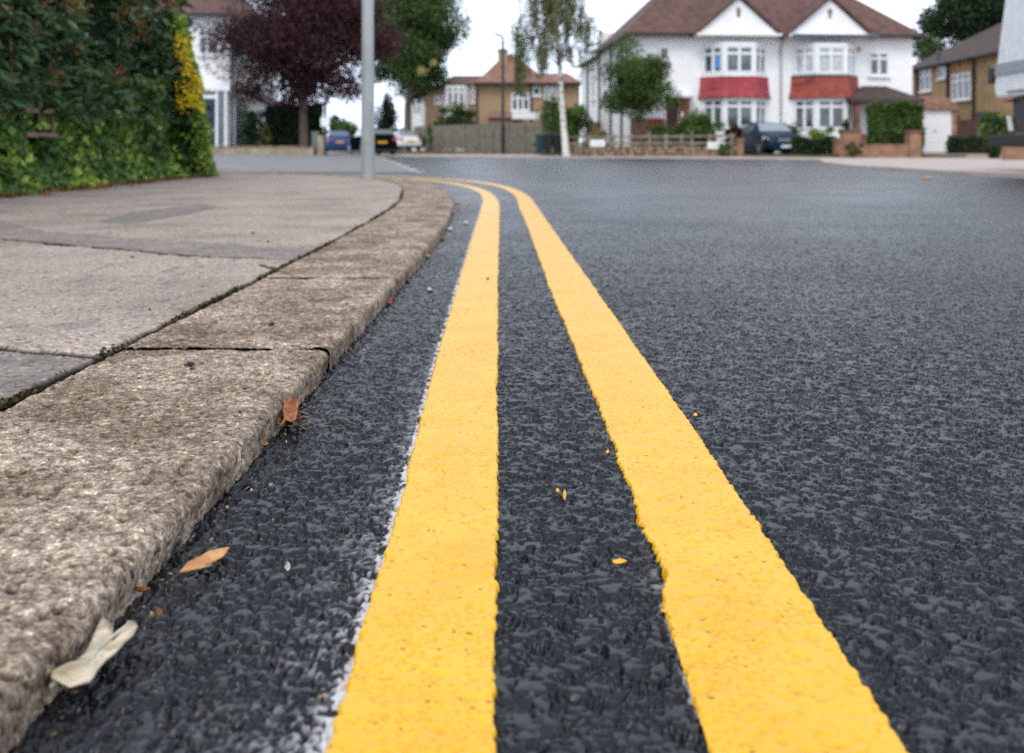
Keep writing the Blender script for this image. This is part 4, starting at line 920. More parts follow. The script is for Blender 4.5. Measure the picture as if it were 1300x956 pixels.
MB().add([(tx(620),-2.7,tz(151)),(tx(664),-2.7,tz(151)),(tx(660),-.02,tz(142)),(tx(624),-.02,tz(142)),(tx(620),-.02,tz(151)),(tx(664),-.02,tz(151))],[(0,1,2,3),(0,3,4),(1,5,2),(0,4,5,1)]).build('outhouse_roof',M['roof_red'],th)
MB().box(tx(650),tx(684),-3.4,-2.72,tz(153),tz(145)).build('conservatory',M['white_paint'],th)
# ---- the house further along with a white bay
fh_=empty('terraced_house',(X(596,80),80,.25),label='red roofed house with a tall white bay between the tree and the corner house',cat='house')
qx=lambda px: X(px,80)-X(596,80); qz=lambda py: Z(py,80)-.25
MB().box(qx(542),qx(604),0,8,-.2,qz(107)).build('wall',M['pebble2'],fh_)
MB().add([(qx(538),-.5,qz(120)),(qx(566),-.5,qz(107)),(qx(608),-.5,qz(107)),(qx(608),9,qz(107)),(qx(538),9,qz(120)),(qx(572),3.5,qz(92)),(qx(612),3.5,qz(92))],[(0,1,5),(1,2,6,5),(2,3,6),(3,4,5,6),(4,0,5),(4,3,2,1,0)]).build('roof',M['roof_red'],fh_)
bb=MB(); bb.slab([(qx(563),0),(qx(568),-.9),(qx(590),-.9),(qx(595),0)],-.2,qz(108)-.1); bb.build('bay',M['white_wall'],fh_)
for i,(a,b) in enumerate([(569,575.5),(576.5,582.5),(583.5,590)]): window(fh_,EYE,qx(a),qx(b),qz(134),qz(111),1,.3,y=-.93,sill=False,fw=.08)
window(fh_,EYE,qx(597),qx(602.5),qz(131),qz(108.5),1,.3,fw=.08)
window(fh_,EYE,qx(552),qx(561),qz(132),qz(122),2,0,fw=.07)
eh=empty('distant_house',(X(530,95),95,.3),label='distant house with a dark red roof and white bay beside the tree trunk',cat='house')
ex=lambda px: X(px,95)-X(530,95); ez=lambda py: Z(py,95)-.3
MB().box(ex(519),ex(545),0,8,-.3,ez(126)).build('wall',M['brick'],eh)
MB().add([(ex(516),-.5,ez(127)),(ex(548),-.5,ez(127)),(ex(548),8.5,ez(127)),(ex(516),8.5,ez(127)),(ex(528),4,ez(112)),(ex(542),4,ez(112))],[(0,1,5,4),(1,2,5),(2,3,4,5),(3,0,4),(0,3,2,1)]).build('roof',M['roof_red'],eh)
MB().slab([(ex(522),0),(ex(525),-1),(ex(536),-1),(ex(540),0)],-.3,ez(127)).build('bay',M['white_wall'],eh)
for a,b in [(525.5,530),(531,535.5)]: window(eh,EYE,ex(a),ex(b),ez(143),ez(130),1,.3,y=-1.03,sill=False,fw=.08)
# ---------------------------------------------------------------- walls, fences, gates
def seg_frame(A,B):
    A=Vector((*A,0)); B=Vector((*B,0)); d=B-A; return Matrix.Translation(A)@Matrix.Rotation(math.atan2(d.y,d.x),4,'Z'), d.length
# grey close-board fence
Mx,L=seg_frame((X(690,57),57),(X(525,78),78)); fe=empty('board_fence',tuple(Mx.to_translation()),math.atan2(78-57,X(525,78)-X(690,57)),label='long weathered grey board fence along the far side road',cat='fence')
n=int(L/.15); b_=MB()
for i in range(n):
    x=i*.15; gz0=.0+max(0,(x/L)*.20); b_.box(x,x+.142,0+.004*(i%3),.02+.004*(i%3),.25+gz0,1.93+gz0+random.uniform(-.01,.01))
b_.build('boards',M['grey_wood'],fe)
b_=MB(); b_.box(0,L,-.01,.03,-.05,.27); b_.build('gravel_board',M['stone'],fe)
x=0
while x<L: MB().box(x-.06,x+.06,-.05,.08,-.1,1.95+.2*x/L).build('post',M['grey_wood'],fe); x+=2.4
# dark timber gate beside the white house
gt=empty('timber_gate',(X(744,52),52,.14),label='dark brown timber gate and fence closing the side of the white houses',cat='gate')
for i,(a,b) in enumerate([(744,766),(766.5,789)]):
    b_=MB(); k=12; x0,x1=X(a,52)-X(744,52),X(b,52)-X(744,52); w=(x1-x0)/k
    for j in range(k): b_.box(x0+j*w,x0+(j+1)*w-.01,0,.025,0,1.62)
    b_.box(x0,x1-.01,-.03,-.002,1.3,1.42); b_.box(x0,x1-.01,-.03,-.002,.2,.32); b_.build('gate_leaf',M['brown_wood'],gt)
MB().box(X(790,52)-X(744,52),X(795,52)-X(744,52),-.1,.15,-.1,2.1).build('gate_pier',M['white_wall'],gt)
MB().box(X(765.2,52)-X(744,52),X(766.6,52)-X(744,52),-.06,-.032,0,1.75).build('post',M['post_wood'],gt)
# stone wall with post-and-rail fence
A_,B_=(X(716,42.4),42.4),(X(934,38.8),38.8)
Mx,L=seg_frame(A_,B_); an=math.atan2(B_[1]-A_[1],B_[0]-A_[0])
sw=tag(MB().box(0,L,0,.28,-.02,.40).build('stone_wall',M['stone'],bevel=.03),'low rough stone wall under the wooden rail fence','wall'); sw.location=(A_[0],A_[1],.05); sw.rotation_euler[2]=an
rfz=empty('rail_fence',(A_[0],A_[1],.45),an,label='weathered post and rail fence standing on the low stone wall',cat='fence')
ca,sa_=math.cos(an),math.sin(an)
def along(px): # photo x -> distance along the wall
    r=(px-650)/F; return (r*A_[1]-A_[0])/(ca-r*sa_)
for px in (719,747,777,800,823.5,845,865,877.5,900,928):
    x=along(px); b_=MB().box(x-.055,x+.055,.05,.16,-.35,.50 if px not in (823.5,877.5) else .60); b_.build('post',M['post_wood'],rfz,bevel=.01)
for z in (.36,.09): MB().box(.02,L-.02,.02,.048,z,z+.085).build('rail',M['post_wood'],rfz)
# balusters between some posts
b_=MB()
for px in np.arange(826,876,5): x=along(px); b_.box(x-.015,x+.015,.055,.075,-.02,.38)
b_.build('balusters',M['post_wood'],rfz)
# street name plates, lettering too worn and far to read
for (a,b,y0,y1,lab) in [(748.5,767,177.5,186,'white street name plate in front of the stone wall near the birch'),(896,918,180.3,189,'white street name plate on legs close to the brick pillar')]:
    Y=40.9 if a<800 else 39.0; xc=X((a+b)/2,Y); s_=empty('street_name_sign',(xc,Y-.35,.05),label=lab,cat='sign')
    Yy=Y-.35; hw=(X(b,Yy)-X(a,Yy))/2; zb,zt=Z(y1,Yy)-.05,Z(y0,Yy)-.05
    pl=MB().box(-hw,hw,-.02,.0,zb,zt).build('plate',M['white_paint'],s_,bevel=.004)
    q=MB()
    q.box(-hw*.7,hw*.72,-.024,-.0205,zb+(zt-zb)*.42,zb+(zt-zb)*.6); q.build('worn_lettering',plain('worn_grey_lettering',(.42,.43,.45),.6),pl)
    for sx in (-1,1): MB().box(sx*hw*.9-.02,sx*hw*.9+.02,.001,.04,-.05,zt).build('leg',M['grey_wood'],s_)
def pier(px0,px1,py,Y,lab,base=.05,mat='brick',depth=.4):
    w=X(px1,Y)-X(px0,Y); h=Z(py,Y)-base; p=empty('brick_pier',(X((px0+px1)/2,Y),Y,base),label=lab,cat='brick pier')
    MB().box(-w/2,w/2,0,depth,-.05,h-.08).build('shaft',M[mat],p); MB().box(-w/2-.04,w/2+.04,-.04,depth+.04,h-.078,h).build('cap',M[mat],p); return p
pier(935.5,944,176,38.9,'short brick gate pier between the rail fence and the dark blue car')
pier(1062,1069,176,35.5,'brick pier at the end of the clipped low hedge')
# brick garden wall
gw=empty('garden_wall',(X(1070,33.3),33.3,.05),label='orange brick garden wall with two square piers and an overgrown hedge',cat='wall')
wx=lambda px: X(px,33.3)-X(1070,33.3); wz=lambda py: Z(py,33.3)-.05
MB().box(wx(1078),wx(1154),0,.24,-.05,wz(185)).build('wall',M['brick'],gw)
MB().box(wx(1078),wx(1154),-.02,.26,wz(185)+.002,wz(183)).build('coping',M['brick'],gw)
for a,b in ((1071,1092),(1154.3,1169)):
    p_=MB().box(wx(a),wx(b),-.05,.42,-.05,wz(168)).build('pier',M['brick'],gw); MB().box(wx(a)-.04,wx(b)+.04,-.09,.46,wz(168)+.002,wz(165)).build('cap',M['brick_dark'],p_)
# low wall on the left
lw2=empty('low_wall',(X(200,40),40,.05),label='low pale brick wall in front of the white house and purple tree',cat='wall')
MB().box(0,X(398,40)-X(200,40),0,.24,-.05,.36).build('wall',M['brick_y'],lw2); MB().box(-.01,X(398,40)-X(200,40),-.02,.26,.362,.42).build('coping',M['stone'],lw2)
MB().box(X(406,40)-X(200,40)-.1,X(406,40)-X(200,40)+.15,0,.3,-.05,.85).build('pier',M['brick_y'],lw2)
# brown fence and brick wall at the right
bf=empty('panel_fence',(X(1217,44),44,.1),label='dark brown panel fence between the garage and the lorry',cat='fence')
b_=MB(); x1=X(1252,44)-X(1217,44)
for j in range(9): b_.box(j*x1/9,(j+1)*x1/9-.01,0,.03,0,Z(152,44)-.1)
b_.build('boards',M['brown_wood'],bf); MB().box(-.05,.05,-.04,.06,-.1,1.75).build('post',M['brown_wood'],bf)
bw=tag(MB().box(0,5,0,.24,-.06,Z(186,26)-.05).box(-.01,5,-.02,.26,Z(186,26)-.049,Z(185,26)+.0).build('brick_wall',M['brick'],bevel=.005),'low red brick wall partly hidden behind the lorry bumper','wall'); bw.location=(X(1277,26),26,.05)

# wheelie bins
def bin_(px0,px1,py,Y,mat,lab):
    w=X(px1,Y)-X(px0,Y); h=Z(py,Y)-.05; b=empty('wheelie_bin',(X((px0+px1)/2,Y),Y,.05),label=lab,cat='bin',group='wheelie bins by the grey fence')
    MB().loft([[(-w*.40,0,.06),(w*.40,0,.06),(w*.40,.5,.06),(-w*.40,.5,.06)],[(-w/2,-.06,h*.88),(w/2,-.06,h*.88),(w/2,.6,h*.88),(-w/2,.6,h*.88)]]).build('body',mat,b,bevel=.02)
    MB().loft([[(-w/2-.02,-.1,h*.885),(w/2+.02,-.1,h*.885),(w/2+.02,.64,h*.93),(-w/2-.02,.64,h*.93)],[(-w*.42,0,h*.96),(w*.42,0,h*.96),(w*.42,.55,h),(-w*.42,.55,h)]]).build('lid',mat,b,bevel=.015)
    for sx in (-1,1): MB().tube([(sx*w*.38-.03,.5,.1),(sx*w*.38+.03,.5,.1)],.1,14).build('wheel',M['rubber'],b,smooth=True)
bin_(680,690,168,49,M['dark_green'],'dark teal wheelie bin at the end of the grey board fence')
bin_(691,701,167,48.6,M['black'],'black wheelie bin beside the teal one'); bin_(702,712,167.5,48.8,M['black'],'black wheelie bin closest to the birch trunk')

# ---------------------------------------------------------------- trees and shrubs
T=tree
T('copper_plum_tree',X(385,43),43,2.3,.20,(X(389,43),43,Z(47,43)),(3.75,3.2,3.2),52000,.15,L_purple,M['bark'],'large dark purple leaved tree standing behind the low wall',k=130,rc=.24,bottom=-.88,limbs=14)
T('street_tree',X(517,80),80,3.8,.30,(X(527,80),80,Z(50,80)),(4.15,3.4,4.9),42000,.27,L_green,M['bark_grey'],'tall green tree with a forked grey trunk beyond the parked cars',k=70,rc=.25,limbs=12)
T('broadleaf_tree',X(386,92),92,5,.35,(X(425,92),92,Z(10,92)),(7.4,5,4.6),20000,.36,L_green,M['bark'],'big green tree rising behind the purple tree',k=60,rc=.24)
t_=shrub('yellow_foliage_clump',0,0,1,1,10,.1,L_tan,'x'); 
for c_ in list(t_.children): bpy.data.objects.remove(c_)
bpy.data.objects.remove(t_)
# yellowing spray in the street tree
P=np.vstack([np.array([X(535,76),76,Z(90,76)])+rng.normal(size=(160,3))*[.22,.2,.16],np.array([X(551,76),76,Z(80,76)])+rng.normal(size=(80,3))*[.13,.2,.12]])
st_=[o for o in bpy.data.objects if o.name=='street_tree'][0]
leafcloud('yellowing_leaves',P-np.array(st_.location),.15,leafmat('yellowing_leaves',(.30,.26,.05),(.48,.40,.12),(.6,.52,.22)),st_)
T('young_street_tree',X(814,41.6),41.6,1.0,.09,(X(811,41.6),41.6,Z(104,41.6)),(1.42,1.3,1.68),23000,.125,L_mid,M['bark'],'bushy young tree in front of the white houses',k=34,rc=.30,bottom=-.8)
T('dark_evergreen_tree',X(1248,62),62,4,.4,(X(1243,62),62,Z(0,62)),(3.0,3,3.8),26000,.26,L_dark,M['bark'],'dark evergreen tree towering over the brown house',k=50,rc=.3)
T('dark_evergreen_tree',X(1330,66),66,4,.4,(X(1320,66),66,Z(-5,66)),(4.0,3,4.2),12000,.3,L_dark,M['bark'],'dark evergreen tree mostly hidden behind the lorry',k=45,rc=.3)
T('pale_garden_tree',X(1180,80),80,3,.2,(X(1180,80),80,Z(58,80)),(1.5,1.4,1.5),5000,.2,leafmat('pale_green_leaves',(.08,.12,.05),(.16,.22,.09),(.28,.34,.16)),M['bark'],'small pale green tree between the white houses and the brown house',k=26,rc=.28)
shrub('clipped_conifer',X(490.5,95),95,1.05,Z(122,95)-.4,6000,.14,L_dark,'rounded clipped conifer beyond the black hatchback',cat='conifer',base=.4,k=60,rc=.25)
shrub('roadside_bush',X(428,85),85,1.6,3.0,5000,.16,L_mid,'pale green bush behind the blue car',base=.3)
shrub('roadside_bush',X(452,92),92,1.9,2.0,4000,.16,L_green,'dark bush between the blue car and the conifer',base=.35)
shrub('orange_bush',X(508,85),85,1.1,2.0,2500,.14,L_olive,'low olive orange bush behind the white car',base=.3)
shrub('garden_hedge',X(374,44.2),44.2,1.1,Z(136,44.2)-.12,26000,.11,L_dark,'square clipped dark hedge behind the purple tree trunk',cat='hedge',box=(1.15,.5))
shrub('conifer_bush',X(316,42.3),42.3,.55,Z(136,42.3)-.12,5000,.08,L_dark,'dark upright bush beside the white porch',k=30)
shrub('conifer_bush',X(333,42.8),42.8,.5,1.25,2500,.08,L_olive,'lower scrubby bush next to the clipped hedge',k=25)
shrub('overhanging_hedge',X(577,74.5),74.5,2.3,Z(133,74.5)-.2,9000,.13,L_green,'dark green hedge spilling over the grey board fence',cat='hedge',base=.2,k=50,rc=.22,depth=1.0)
shrub('straw_shrub',X(548,76),76,.9,1.9,1800,.12,L_olive,'yellowish shrub at the far end of the grey fence',base=.2,k=20)
shrub('straw_shrub',X(612,71),71,.9,2.05,1800,.12,L_olive,'olive shrub showing above the middle of the grey fence',base=.2,k=20)
shrub('laurel_bush',X(712,51),51,1.4,Z(119,51)-.14,11000,.10,L_mid,'big bright green bush behind the birch trunk',k=45,rc=.27)
shrub('rounded_bush',X(886,40.6),40.6,.92,Z(136,40.6)-.1,9000,.07,L_mid,'large rounded green bush behind the rail fence in front of the first bay',base=.1,k=45,rc=.25)
shrub('rounded_bush',X(841,41.2),41.2,.60,Z(154,41.2)-.1,4000,.07,L_green,'smaller dark bush between the young tree and the large rounded bush',base=.1,k=26)
shrub('straw_grass_clump',X(760,42.6),42.6,.45,Z(163,42.6)-.1,2500,.09,L_tan,'straw coloured grassy clump behind the stone wall',cat='plant',base=.1,k=20,aspect=.2)
shrub('wall_plant',X(744,42.7),42.7,.22,.7,900,.07,L_mid,'small green plant behind the fence at the left of the name plate',cat='plant',base=.1,k=10)
shrub('wall_plant',X(922,38.45),38.45,.3,.55,1400,.06,L_mid,'green plant spilling over the wall between the name plate and brick pier',cat='plant',base=.05,k=14)
shrub('maroon_shrub',X(929,41.6),41.6,.42,Z(159,41.6)-.1,2600,.07,L_maroon,'dark maroon shrub behind the parked dark blue car',base=.1,k=22)
shrub('garden_shrub',X(1001,42.3),42.3,.62,Z(154,38.8)-.1,3500,.07,L_olive,'olive brown shrub just behind the dark blue car',base=.1,k=26)
shrub('garden_shrub',X(1043,38.5),38.5,.50,Z(159,38.5)-.1,3200,.07,L_lime,'bright lime green shrub under the second bay',base=.1,k=24)
shrub('garden_shrub',X(1023,39.5),39.5,.55,.75,2200,.07,L_green,'small green shrub between the olive and lime shrubs',base=.1,k=20)
shrub('garden_shrub',X(1074,37),37,.33,Z(154,37)-.1,1800,.06,L_dark,'dark rounded shrub beside the porch of the white houses',base=.1,k=18)
shrub('low_hedge',X(1036,36.3),36.3,.8,Z(177,36.3)-.05,6500,.06,L_dark,'low dark clipped hedge beside the parked dark blue car',cat='hedge',base=.05,box=(.75,.25))
shrub('box_hedge',X(1137,34.3),34.3,.9,Z(133,34.3)-.05,20000,.075,L_mid,'tall rounded clipped hedge behind the orange brick wall',cat='hedge',base=.05,box=(.82,.45))
shrub('trailing_plant',X(1085,32.9),32.9,.28,.55,1500,.05,L_olive,'yellow green plant trailing over the orange brick pier',cat='plant',base=.05,k=14)
shrub('fence_hedge',X(1236,42.5),42.5,.9,Z(174,42.5)-.1,5000,.07,L_dark,'low dark hedge in front of the brown panel fence',cat='hedge',base=.08,box=(1.0,.4))
shrub('roadside_shrub',X(1268,30),30,.5,Z(140,30)-.05,3800,.08,L_green,'green shrub growing beside the lorry',base=.05,k=26)

# silver birch
bt=empty('birch_tree',(X(719,41.3),41.3,.05),label='slender white barked birch with thin drooping sprays of leaves',cat='tree')
b0=Vector(bt.location); tp=[Vector((X(px,41.3),41.3,Z(py,41.3)))-b0 for px,py in ((719,199),(716,165),(712.5,120),(710,75),(708,30),(706,-20),(704,-70))]
MB().tube(tp,[.155,.125,.11,.095,.075,.05,.02],12).build('trunk',M['birch'],bt,smooth=True)
br=MB(); LP=[];LT=[]
def strand(x,y,z,ln,nl):
    sw=rng.normal(size=2)*.06; pts=[]
    for q in np.linspace(0,1,5): pts.append((x+sw[0]*q,y+sw[1]*q,z-ln*q))
    br.tube(pts,[.012,.009,.007,.005,.003],4)
    q=rng.random(nl); LP.append(np.stack([x+sw[0]*q,y+sw[1]*q,z-ln*q],-1)+rng.normal(size=(nl,3))*[.07,.07,.05]); LT.append(np.full(nl,rng.random()*.6)+rng.random(nl)*.4)
for i in range(85):
    z=rng.uniform(3.9,8.6); a=rng.uniform(0,6.28); ln=rng.uniform(.5,1.9)*(1 if z>4.2 else .6)
    t_=np.clip((z-1)/7.6,0,1); base_=Vector((X(710,41.3)-b0.x-.1,0,z)); rr=rng.uniform(.5,2.1)*(1.15-abs(z-5.6)/6)
    e=base_+Vector((rr*math.cos(a),rr*math.sin(a),rng.uniform(.1,.7)))
    br.tube([base_-Vector((0,0,.3)),base_.lerp(e,.5)+Vector((0,0,.3)),e],[.03,.018,.008],5)
    for k in range(3): f=rng.uniform(.5,1); p=base_.lerp(e,f); strand(p.x,p.y,p.z+.1,ln*rng.uniform(.6,1.1),int(55*ln))
# long sprays that hang well below the crown
for px,yt,yb,nl in [(655,30,108,420),(657,40,118,520),(661,20,120,560),(664,50,124,460),(659,45,121,420),(667,30,100,300),(650,30,75,120),(669,35,108,120),(676,20,70,110),(686,40,100,60),(690,30,75,90),(723,30,80,120),(728,40,88,60),(742,20,66,180),(747,20,62,150),(737,10,50,120),(672,60,95,60),(700,40,62,60)]:
    z1,z0=Z(yt,41.3)-.05,Z(yb,41.3)-.05; strand(X(px,41.3)-b0.x,rng.uniform(-.5,.5),z1,z1-z0,nl)
    br.tube([(X(708,41.3)-b0.x,0,max(z1,5.2)+.1),(X((px+708)/2,41.3)-b0.x,0,max(z1,5.2)+.5),(X(px,41.3)-b0.x,0,z1)],[.03,.02,.01],5)
br.build('branches',M['bark'],bt,smooth=True)
LP=np.vstack(LP); leafcloud('leaves',LP,rng.uniform(.06,.10,len(LP)),L_birch,bt,np.concatenate(LT),aspect=.75,droop=(0,0,-1.2))

# ---------------------------------------------------------------- cars
def car(name, loc, rz, Lc, Wc, Hc, paint, label, hatch=True, front=True, plate=(.75,.5,.03)):
    """x forward; wheels on z=0. stations along the length"""
    c=empty(name,loc,rz,label=label,cat='car'); w=Wc/2; bl=.62*Hc   # belt line
    # (x, bottom z, belt z, top z, half width factor, roof half width factor)
    st=[(-.5,.34,.50,.52,.80,.80),(-.485,.22,.60,.64,.92,.88),(-.46,.19,.80*bl/.62/Hc*.62,.0,.97,.8)]
    S=[(-.500,.30,.42*Hc,.50*Hc,.86,.82),(-.485,.22,.52*Hc,.62*Hc,.94,.84),(-.455,.19,.60*Hc,.72*Hc,.98,.80),(-.40,.18,.64*Hc,.93*Hc,1.0,.68),(-.30,.17,.65*Hc,.99*Hc,1.0,.67),(-.05,.17,.64*Hc,1.0*Hc,1.0,.69),(.10,.17,.63*Hc,.955*Hc,1.0,.70),(.255,.17,.62*Hc,.66*Hc,1.0,.86),(.38,.18,.58*Hc,.61*Hc,.98,.80),(.455,.19,.50*Hc,.54*Hc,.92,.74),(.49,.21,.40*Hc,.46*Hc,.80,.62),(.50,.28,.34*Hc,.38*Hc,.74,.56)]
    if not hatch: S[2]=(-.44,.19,.60*Hc,.64*Hc,.98,.80); S[3]=(-.36,.18,.64*Hc,.70*Hc,1.0,.80); S[4]=(-.24,.17,.65*Hc,.97*Hc,1.0,.67)
    rings=[]
    for x,zb,zm,zt,fw,fr in S:
        a=w*fw; r=w*fr; h=[(0,zb),(a*.86,zb),(a*.985,zb+.10),(a,(zb+zm)*.5),(a*.97,zm),(r*1.0+(.0),zt-(zt-zm)*.18),(r*.86,zt-.012),(0,zt)]
        ring=[(x*Lc,-p,q) for p,q in h]+[(x*Lc,p,q) for p,q in h[-2:0:-1]]; rings.append(ring)
    body=MB().loft(rings).build('body',paint,c,smooth=False)
    for p in body.data.polygons: p.use_smooth=True
    sb=body.modifiers.new('s','SUBSURF'); sb.levels=2; sb.render_levels=2
    P=lambda i,j: Vector(rings[i][j])
    gl=M['glass_car']
    def quad(name_,q,parent=c,mat=None,off=.014,th=.01):
        q=[Vector(v) for v in q]; nrm=(q[1]-q[0]).cross(q[2]-q[0]).normalized()
        cen=sum(q,Vector())/4
        if nrm.dot(cen-Vector((0,0,.6*Hc)))<0: nrm=-nrm
        m=MB().add([v+nrm*off for v in q]+[v-nrm*.03 for v in q],[(0,1,2,3),(7,6,5,4),(0,4,5,1),(1,5,6,2),(2,6,7,3),(3,7,4,0)]).build(name_,mat or gl,parent,bevel=.004); return m
    def lerp(a,b,t): return a+(b-a)*t
    # side windows between the belt (index 4) and the roof edge (index 5)
    for sgn,(jb,jt) in ((-1,(4,5)),(1,(10,9))):
        for (i0,i1,f0,f1) in ((3,4,.15,.98),(4,5,.04,.97),(5,6,.05,.98)):
            b0_,b1_=P(i0,jb),P(i1,jb); t0_,t1_=P(i0,jt),P(i1,jt)
            q=[lerp(lerp(b0_,b1_,f0),lerp(t0_,t1_,f0),.10),lerp(lerp(b0_,b1_,f1),lerp(t0_,t1_,f1),.10),lerp(lerp(b0_,b1_,f1),lerp(t0_,t1_,f1),.92),lerp(lerp(b0_,b1_,f0),lerp(t0_,t1_,f0),.92)]
            quad('side_window',q,off=.02)
    def cap(name_,i0,i1,za,zb_,wa,wb_,off=.03,mat=None):
        a,b=P(i0,7),P(i1,7); pa=lerp(a,b,za); pb=lerp(a,b,zb_)
        quad(name_,[(pa.x,-wa*w,pa.z),(pa.x,wa*w,pa.z),(pb.x,wb_*w,pb.z),(pb.x,-wb_*w,pb.z)],off=off,mat=mat)
    cap('windscreen',7,6,.08,.93,.80,.64,mat=M['screen_glass']); 
    if hatch: cap('rear_window',2,3,.08,.80,.74,.60)
    else: cap('rear_window',3,4,.1,.9,.74,.60)
    # lights, bumper, plates
    for sy in (-1,1):
        MB().loft([[(-.488*Lc-.03,sy*w*.62,.50*Hc),(-.488*Lc-.03,sy*w*.90,.50*Hc),(-.488*Lc-.03,sy*w*.90,.60*Hc),(-.488*Lc-.03,sy*w*.62,.60*Hc)],[(-.40*Lc,sy*w*.62,.52*Hc),(-.40*Lc,sy*w*1.0,.52*Hc),(-.40*Lc,sy*w*.985,.63*Hc),(-.40*Lc,sy*w*.62,.63*Hc)]]).build('tail_light',M['red_lens'],c,bevel=.01)
        MB().loft([[(.482*Lc,sy*w*.45,.40*Hc),(.462*Lc,sy*w*.84,.41*Hc),(.462*Lc,sy*w*.84,.48*Hc),(.482*Lc,sy*w*.45,.46*Hc)],[(.38*Lc,sy*w*.45,.42*Hc),(.38*Lc,sy*w*.97,.42*Hc),(.38*Lc,sy*w*.95,.55*Hc),(.38*Lc,sy*w*.45,.53*Hc)]]).build('headlight',M['lens'],c,bevel=.01)
        m=MB().loft([[(.20*Lc,sy*w*.98,.63*Hc),(.20*Lc,sy*(w*.98+.2),.62*Hc),(.20*Lc,sy*(w*.98+.2),.70*Hc),(.20*Lc,sy*w*.98,.68*Hc)],[(.225*Lc,sy*w*.99,.635*Hc),(.225*Lc,sy*(w*.98+.15),.64*Hc),(.225*Lc,sy*(w*.98+.15),.68*Hc),(.225*Lc,sy*w*.99,.67*Hc)]]).build('mirror',paint,c,bevel=.015)
        MB().box(-.25*Lc+.1,.22*Lc,sy*w-(.015 if sy<0 else -.0),sy*w+(.015 if sy>0 else 0),.19,.27).build('sill_trim',M['black'],c)
    MB().box(.468*Lc,.505*Lc,-w*.42,w*.42,.37*Hc,.46*Hc).build('grille',M['chrome'],c,bevel=.02)
    MB().box(.46*Lc,.506*Lc,-w*.62,w*.62,.20,.27).build('lower_grille',M['black'],c,bevel=.02)
    MB().box(.507*Lc,.507*Lc+.02,-.26,.26,.32,.43).build('number_plate',M['white_paint'],c)
    MB().box(-.502*Lc-.02,-.502*Lc,-.26,.26,.42*Hc,.42*Hc+.115).build('number_plate',M['plate_yellow'],c)
    MB().box(-.504*Lc,-.47*Lc,-w*.80,w*.80,.21,.33).build('rear_bumper',M['black'],c,bevel=.03)
    for x in (-.31*Lc,.315*Lc):
        for sy in (-1,1):
            r=.315; yo,yi=sy*(w+.012),sy*(w-.20)
            ty=MB()
            rg=[]
            for (y,rr_) in ((yi,r*.6),(yi,r*.93),(yi+sy*.03,r),(yo-sy*.03,r),(yo,r*.93),(yo,r*.66)): rg.append([(x+rr_*math.cos(a),y,r+rr_*math.sin(a)) for a in np.linspace(0,2*math.pi,24,endpoint=False)])
            ty.loft(rg,cap=True); wh=ty.build('wheel',M['rubber'],c,smooth=True)
            rm_=MB(); rm_.loft([[(x+q*math.cos(a),yo-sy*.01+sy*e,r+q*math.sin(a)) for a in np.linspace(0,2*math.pi,20,endpoint=False)] for q,e in ((.205,.0),(.20,.014),(.17,.016))])
            rim=rm_.build('rim',M['rim'],wh,smooth=True)
            sp=MB()
            for k in range(5):
                a0=k*2*math.pi/5+.3; sp.add([(x+q*math.cos(a0+da),yo+sy*.012,r+q*math.sin(a0+da)) for q,da in ((.06,.5),(.165,.22),(.165,-.22+.9),(.06,.75))],[(0,1,2,3)])
            sp.build('spoke_gap',M['black'],rim)
            arch=MB(); arch.loft([[(x+q*math.cos(a),sy*(w-.03)+sy*e,r+q*math.sin(a)) for a in np.linspace(-.2,math.pi+.2,18)] for q,e in ((.375,.0),(.37,.030),(.30,.032))],cap=True)
            arch.build('wheel_arch',M['black'],c)
    return c
M['screen_glass']=plain('windscreen_painted_reflection',(.30,.36,.40),.06,spec=1,coat=1)  # pale base colour paints in the sky reflected by the windscreen
M['glass_car']=plain('car_glass',(.10,.12,.13),.05,spec=1,coat=1); M['red_lens']=plain('red_lens',(.45,.015,.02),.2,coat=.5); M['lens']=plain('clear_lens',(.62,.65,.68),.12,coat=1)
M['plate_yellow']=plain('yellow_plate',(.75,.45,.02),.5); M['rim']=plain('alloy_rim',(.35,.36,.38),.3,.7)
blk=plain('black_car_paint',(.006,.007,.009),.6,spec=0); blu=plain('blue_car_paint',(.008,.045,.20),.3); wht=plain('white_car_paint',(.75,.76,.78),.25,coat=1); nvy=plain('midnight_blue_paint',(.008,.024,.050),.35,spec=.15)
def road_z(y): return .006+max(0,y-55)*.012
car('parked_car',(-7.75,54.9,road_z(54)),math.atan2(.9,-.40),4.2,1.82,1.55,blk,'black hatchback seen from behind, largest of the cars on the side road')
car('parked_car',(X(429,67.5),67.5,road_z(67)),math.atan2(.9,-.22),4.0,1.75,1.46,blu,'bright blue hatchback with a yellow rear plate ahead of the black one')
car('parked_car',(X(511,73),73,road_z(77)),math.atan2(.85,-.35),4.3,1.78,1.42,wht,'white saloon half hidden behind the black hatchback',hatch=False)
car('parked_car',(X(972,42.2),42.2,.08),math.atan2(-.985,.17),4.1,1.74,1.44,nvy,'dark blue hatchback facing the road on the drive of the white houses')

# ---------------------------------------------------------------- lorry at the right edge
lr=empty('lorry',(6.22,12.9,.05),label='white lorry with a black underframe parked at the right edge',cat='lorry')
